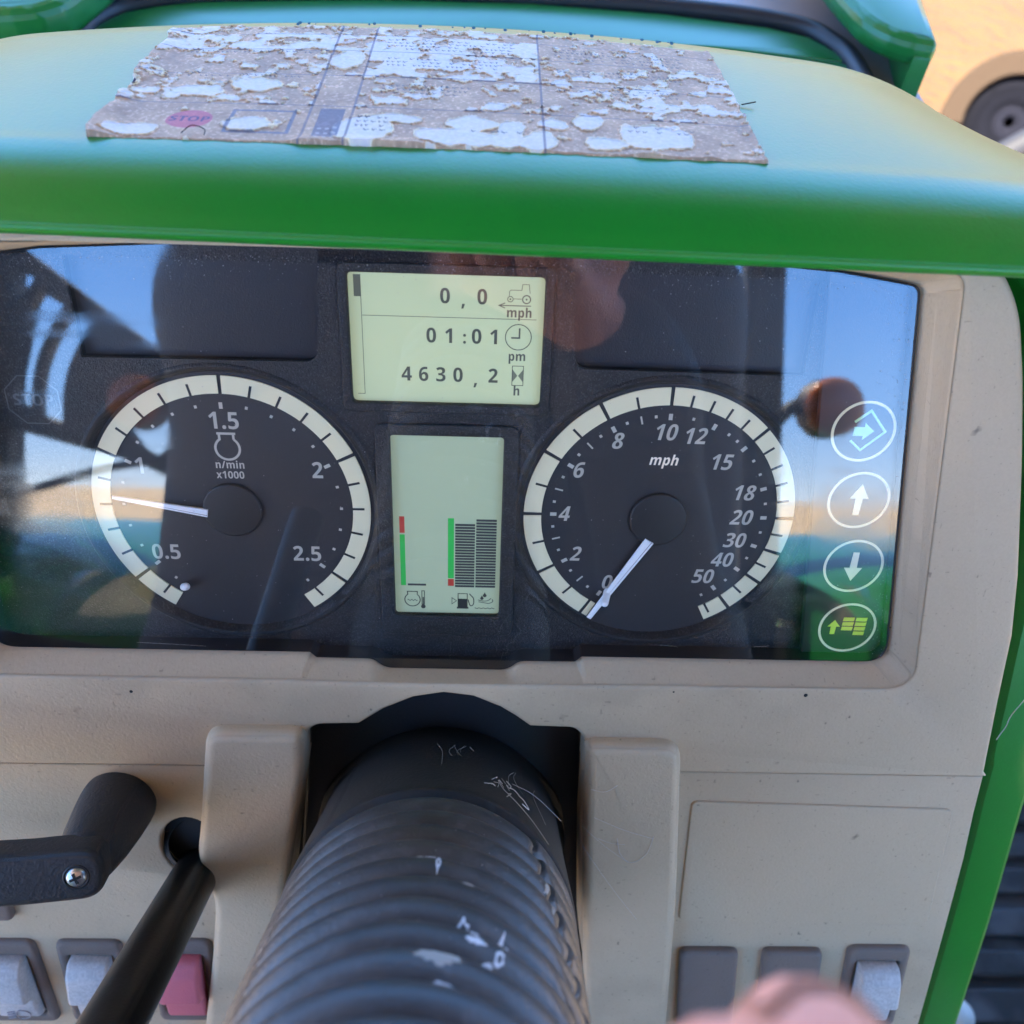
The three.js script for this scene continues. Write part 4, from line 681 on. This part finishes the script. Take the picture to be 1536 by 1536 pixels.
  const left = hand([0, 1, 2, 3].map((i) => G([-0.195 + i * 0.021, 1.345, 0.255, 0.0095], [-0.198 + i * 0.022, 1.348, 0.220 - 0.004 * (i % 3), 0.0088], [-0.199 + i * 0.022, 1.338, 0.197 - 0.004 * (i % 3), 0.0082], [-0.199 + i * 0.022, 1.324, 0.182 - 0.004 * (i % 3), 0.0076])).concat([G([-0.145, 1.342, 0.300, 0.0115], [-0.118, 1.340, 0.275, 0.0100], [-0.108, 1.334, 0.250, 0.0088], [-0.106, 1.328, 0.235, 0.0080])]),
    [0, 1, 2, 3].map((i) => [V3(-0.195 + i * 0.021, 1.345, 0.258), V3(-0.18 + i * 0.008, 1.345, 0.315), 0.014, 0.018]).concat([[V3(-0.172, 1.345, 0.31), V3(-0.17, 1.345, 0.33), 0.02, 0.027]]));
  const all = mergeGeometries([body, right, left]);
  put('body', all, std({ vertexColors: true, roughness: 0.62, bumpMap: grainBump, bumpScale: 0.0002 }), person);
  const cap = new THREE.SphereGeometry(0.112, 32, 20, 0, Math.PI * 2, 0, 1.75).rotateX(-0.35).translate(0, 2.04, 0.512); put('hair', cap, std({ color: lin(0.03, 0.02, 0.015), roughness: 0.7 }), person);
  for (const s of [-1, 1]) put('eye', new THREE.SphereGeometry(0.013, 16, 12).translate(s * 0.032, 2.005, 0.397), std({ color: lin(0.7, 0.68, 0.65), roughness: 0.2 }), person);
  put('mouth', tube([[-0.022, 1.928, 0.391], [0, 1.925, 0.383], [0.022, 1.928, 0.391]], 0.004, 8, 12), std({ color: lin(0.3, 0.08, 0.07), roughness: 0.5 }), person);
}
{
  const t = wthing('driver_seat', 'dark padded driver seat behind the dash', 'seat', [0, 0.77, 0.72]);
  put('pedestal', bx(-0.16, 0.762, 0.55, 0.16, 0.98, 0.90, 0.02), cabM, t);
  put('cushion', bx(-0.25, 0.97, 0.42, 0.25, 1.10, 0.96, 0.05), trimM, t);
  put('backrest', bx(-0.25, 1.08, 0.84, 0.25, 1.66, 0.96, 0.05), cabM, t);
}

// ---------------------------------------------------------------- rear of the tractor, which the cluster glass mirrors
const fenderG = new THREE.MeshPhysicalMaterial({ color: lin(0.012, 0.155, 0.032), roughness: 0.17 });
for (const s of [-1, 1]) {
  const t = wthing('rear_fender', s < 0 ? 'glossy green left rear fender mirrored in the glass' : 'glossy green right rear fender mirrored in the glass', 'fender', [s * 0.85, 0.9, 1.15], 'rear fenders');
  const prof = new THREE.CatmullRomCurve3([[0.80, 0.95], [0.80, 1.25], [0.81, 1.42], [0.85, 1.50], [0.95, 1.53], [1.30, 1.542], [1.70, 1.53], [1.86, 1.46], [1.92, 1.25], [1.93, 0.95]].map(([z, y]) => V3(0, y, z)), false, 'centripetal');
  const shell = (u, b, lift) => { const p = prof.getPoint(b); return V3(s * 0.83 + u * 0.66, p.y - 0.05 * Math.pow(Math.abs(2 * u), 4) * smooth(1.2, 1.5, p.y) + lift, p.z); };
  put('fender_shell', grid(40, 60, (a, b) => shell(a - 0.5, b, 0)), fenderG, t);
  put('fender_wall', slab([[-0.82, 0.95], [-0.82, 1.46], [-0.92, 1.495], [-1.7, 1.495], [-1.88, 1.42], [-1.9, 0.95]].reverse(), 0, 0.02, 0).rotateY(Math.PI / 2).translate(s * 0.83 - s * 0.30 - 0.01, 0, 0), fenderG, t);
}
{
  const t = wthing('side_guard', 'black slotted plastic guard at the left rear of the cab', 'guard', [-0.72, 1.6, 1.2]);
  const slot = (x0, y0, x1, y1, x2, y2, x3, y3) => { const pts = [], n = 8; for (let i = 0; i <= n; i++) { const q = i / n, b = 0.016 * Math.sin(Math.PI * q); pts.push([lerp(x0, x2, q) - b - 0.006, lerp(y0, y2, q)]); } for (let i = n; i >= 0; i--) { const q = i / n, b = 0.016 * Math.sin(Math.PI * q); pts.push([lerp(x1, x3, q) - b + 0.008, lerp(y1, y3, q)]); } return pts; };
  const out = [[-0.98, 2.16], [-0.753, 1.996], [-0.506, 1.817], [-0.44, 1.79], [-0.44, 1.617], [-0.503, 1.624], [-0.564, 1.651], [-0.793, 1.708], [-0.98, 1.755]];
  put('guard_panel', slab(out, 1.185, 1.215, 0.004, [slot(-0.763, 1.963, -0.741, 1.948, -0.797, 1.765, -0.778, 1.752), slot(-0.719, 1.926, -0.694, 1.905, -0.763, 1.752, -0.744, 1.734), slot(-0.67, 1.895, -0.649, 1.879, -0.717, 1.726, -0.693, 1.714), slot(-0.822, 1.995, -0.797, 1.99, -0.842, 1.80, -0.82, 1.785), [[-0.587, 1.711], [-0.55, 1.712], [-0.507, 1.748], [-0.507, 1.676], [-0.531, 1.656], [-0.56, 1.672]]]), cabM, t);
}
{
  const t = wthing('grab_rail', 'thin dark grab rail at the left rear, mirrored in the glass', 'rail', [-0.66, 1.6, 1.16]);
  put('rail', tube([[-0.98, 1.525, 1.16], [-0.791, 1.579, 1.16], [-0.60, 1.640, 1.16], [-0.50, 1.658, 1.16]], 0.007, 8, 20), cabM, t);
}
const amber = new THREE.MeshPhysicalMaterial({ color: lin(0.55, 0.13, 0.015), roughness: 0.25, transmission: 0.35, thickness: 0 });
for (const [x, y, z, r, label] of [[0.592, 1.772, 1.18, 0.05, 'round amber lamp on a stalk at the right rear'], [-0.553, 1.748, 1.14, 0.043, 'round amber lamp on a stalk at the left rear']]) {
  const t = wthing('amber_lamp', label, 'lamp', [x, y, z], 'amber rear lamps');
  put('housing', new THREE.CylinderGeometry(r * 1.04, r * 0.8, 0.05, 40).rotateX(Math.PI / 2).translate(x, y, z + 0.03), std({ color: lin(0.03, 0.012, 0.008), roughness: 0.5 }), t);
  put('lens', new THREE.SphereGeometry(r, 40, 20, 0, Math.PI * 2, 0, Math.PI / 2).scale(1, 0.45, 1).rotateX(-Math.PI / 2).translate(x, y, z + 0.006), amber, t);
  put('stalk', tube([[x, y, z + 0.04], [x + (x > 0 ? -0.05 : 0.06), y + 0.005, z + 0.05], [x + (x > 0 ? -0.09 : 0.08), y - 0.03, z + 0.05]], 0.012), cabM, t);
}
{
  const t = wthing('rear_post', 'dark upright post and rail at the right rear of the cab', 'post', [0.47, 0.76, 1.2]);
  put('post', bx(0.435, 0.762, 1.175, 0.503, 2.305, 1.225), cabM, t);
  put('rail', bx(0.506, 1.405, 1.18, 0.755, 1.47, 1.22), cabM, t);
}
renderer.render(scene, camera);
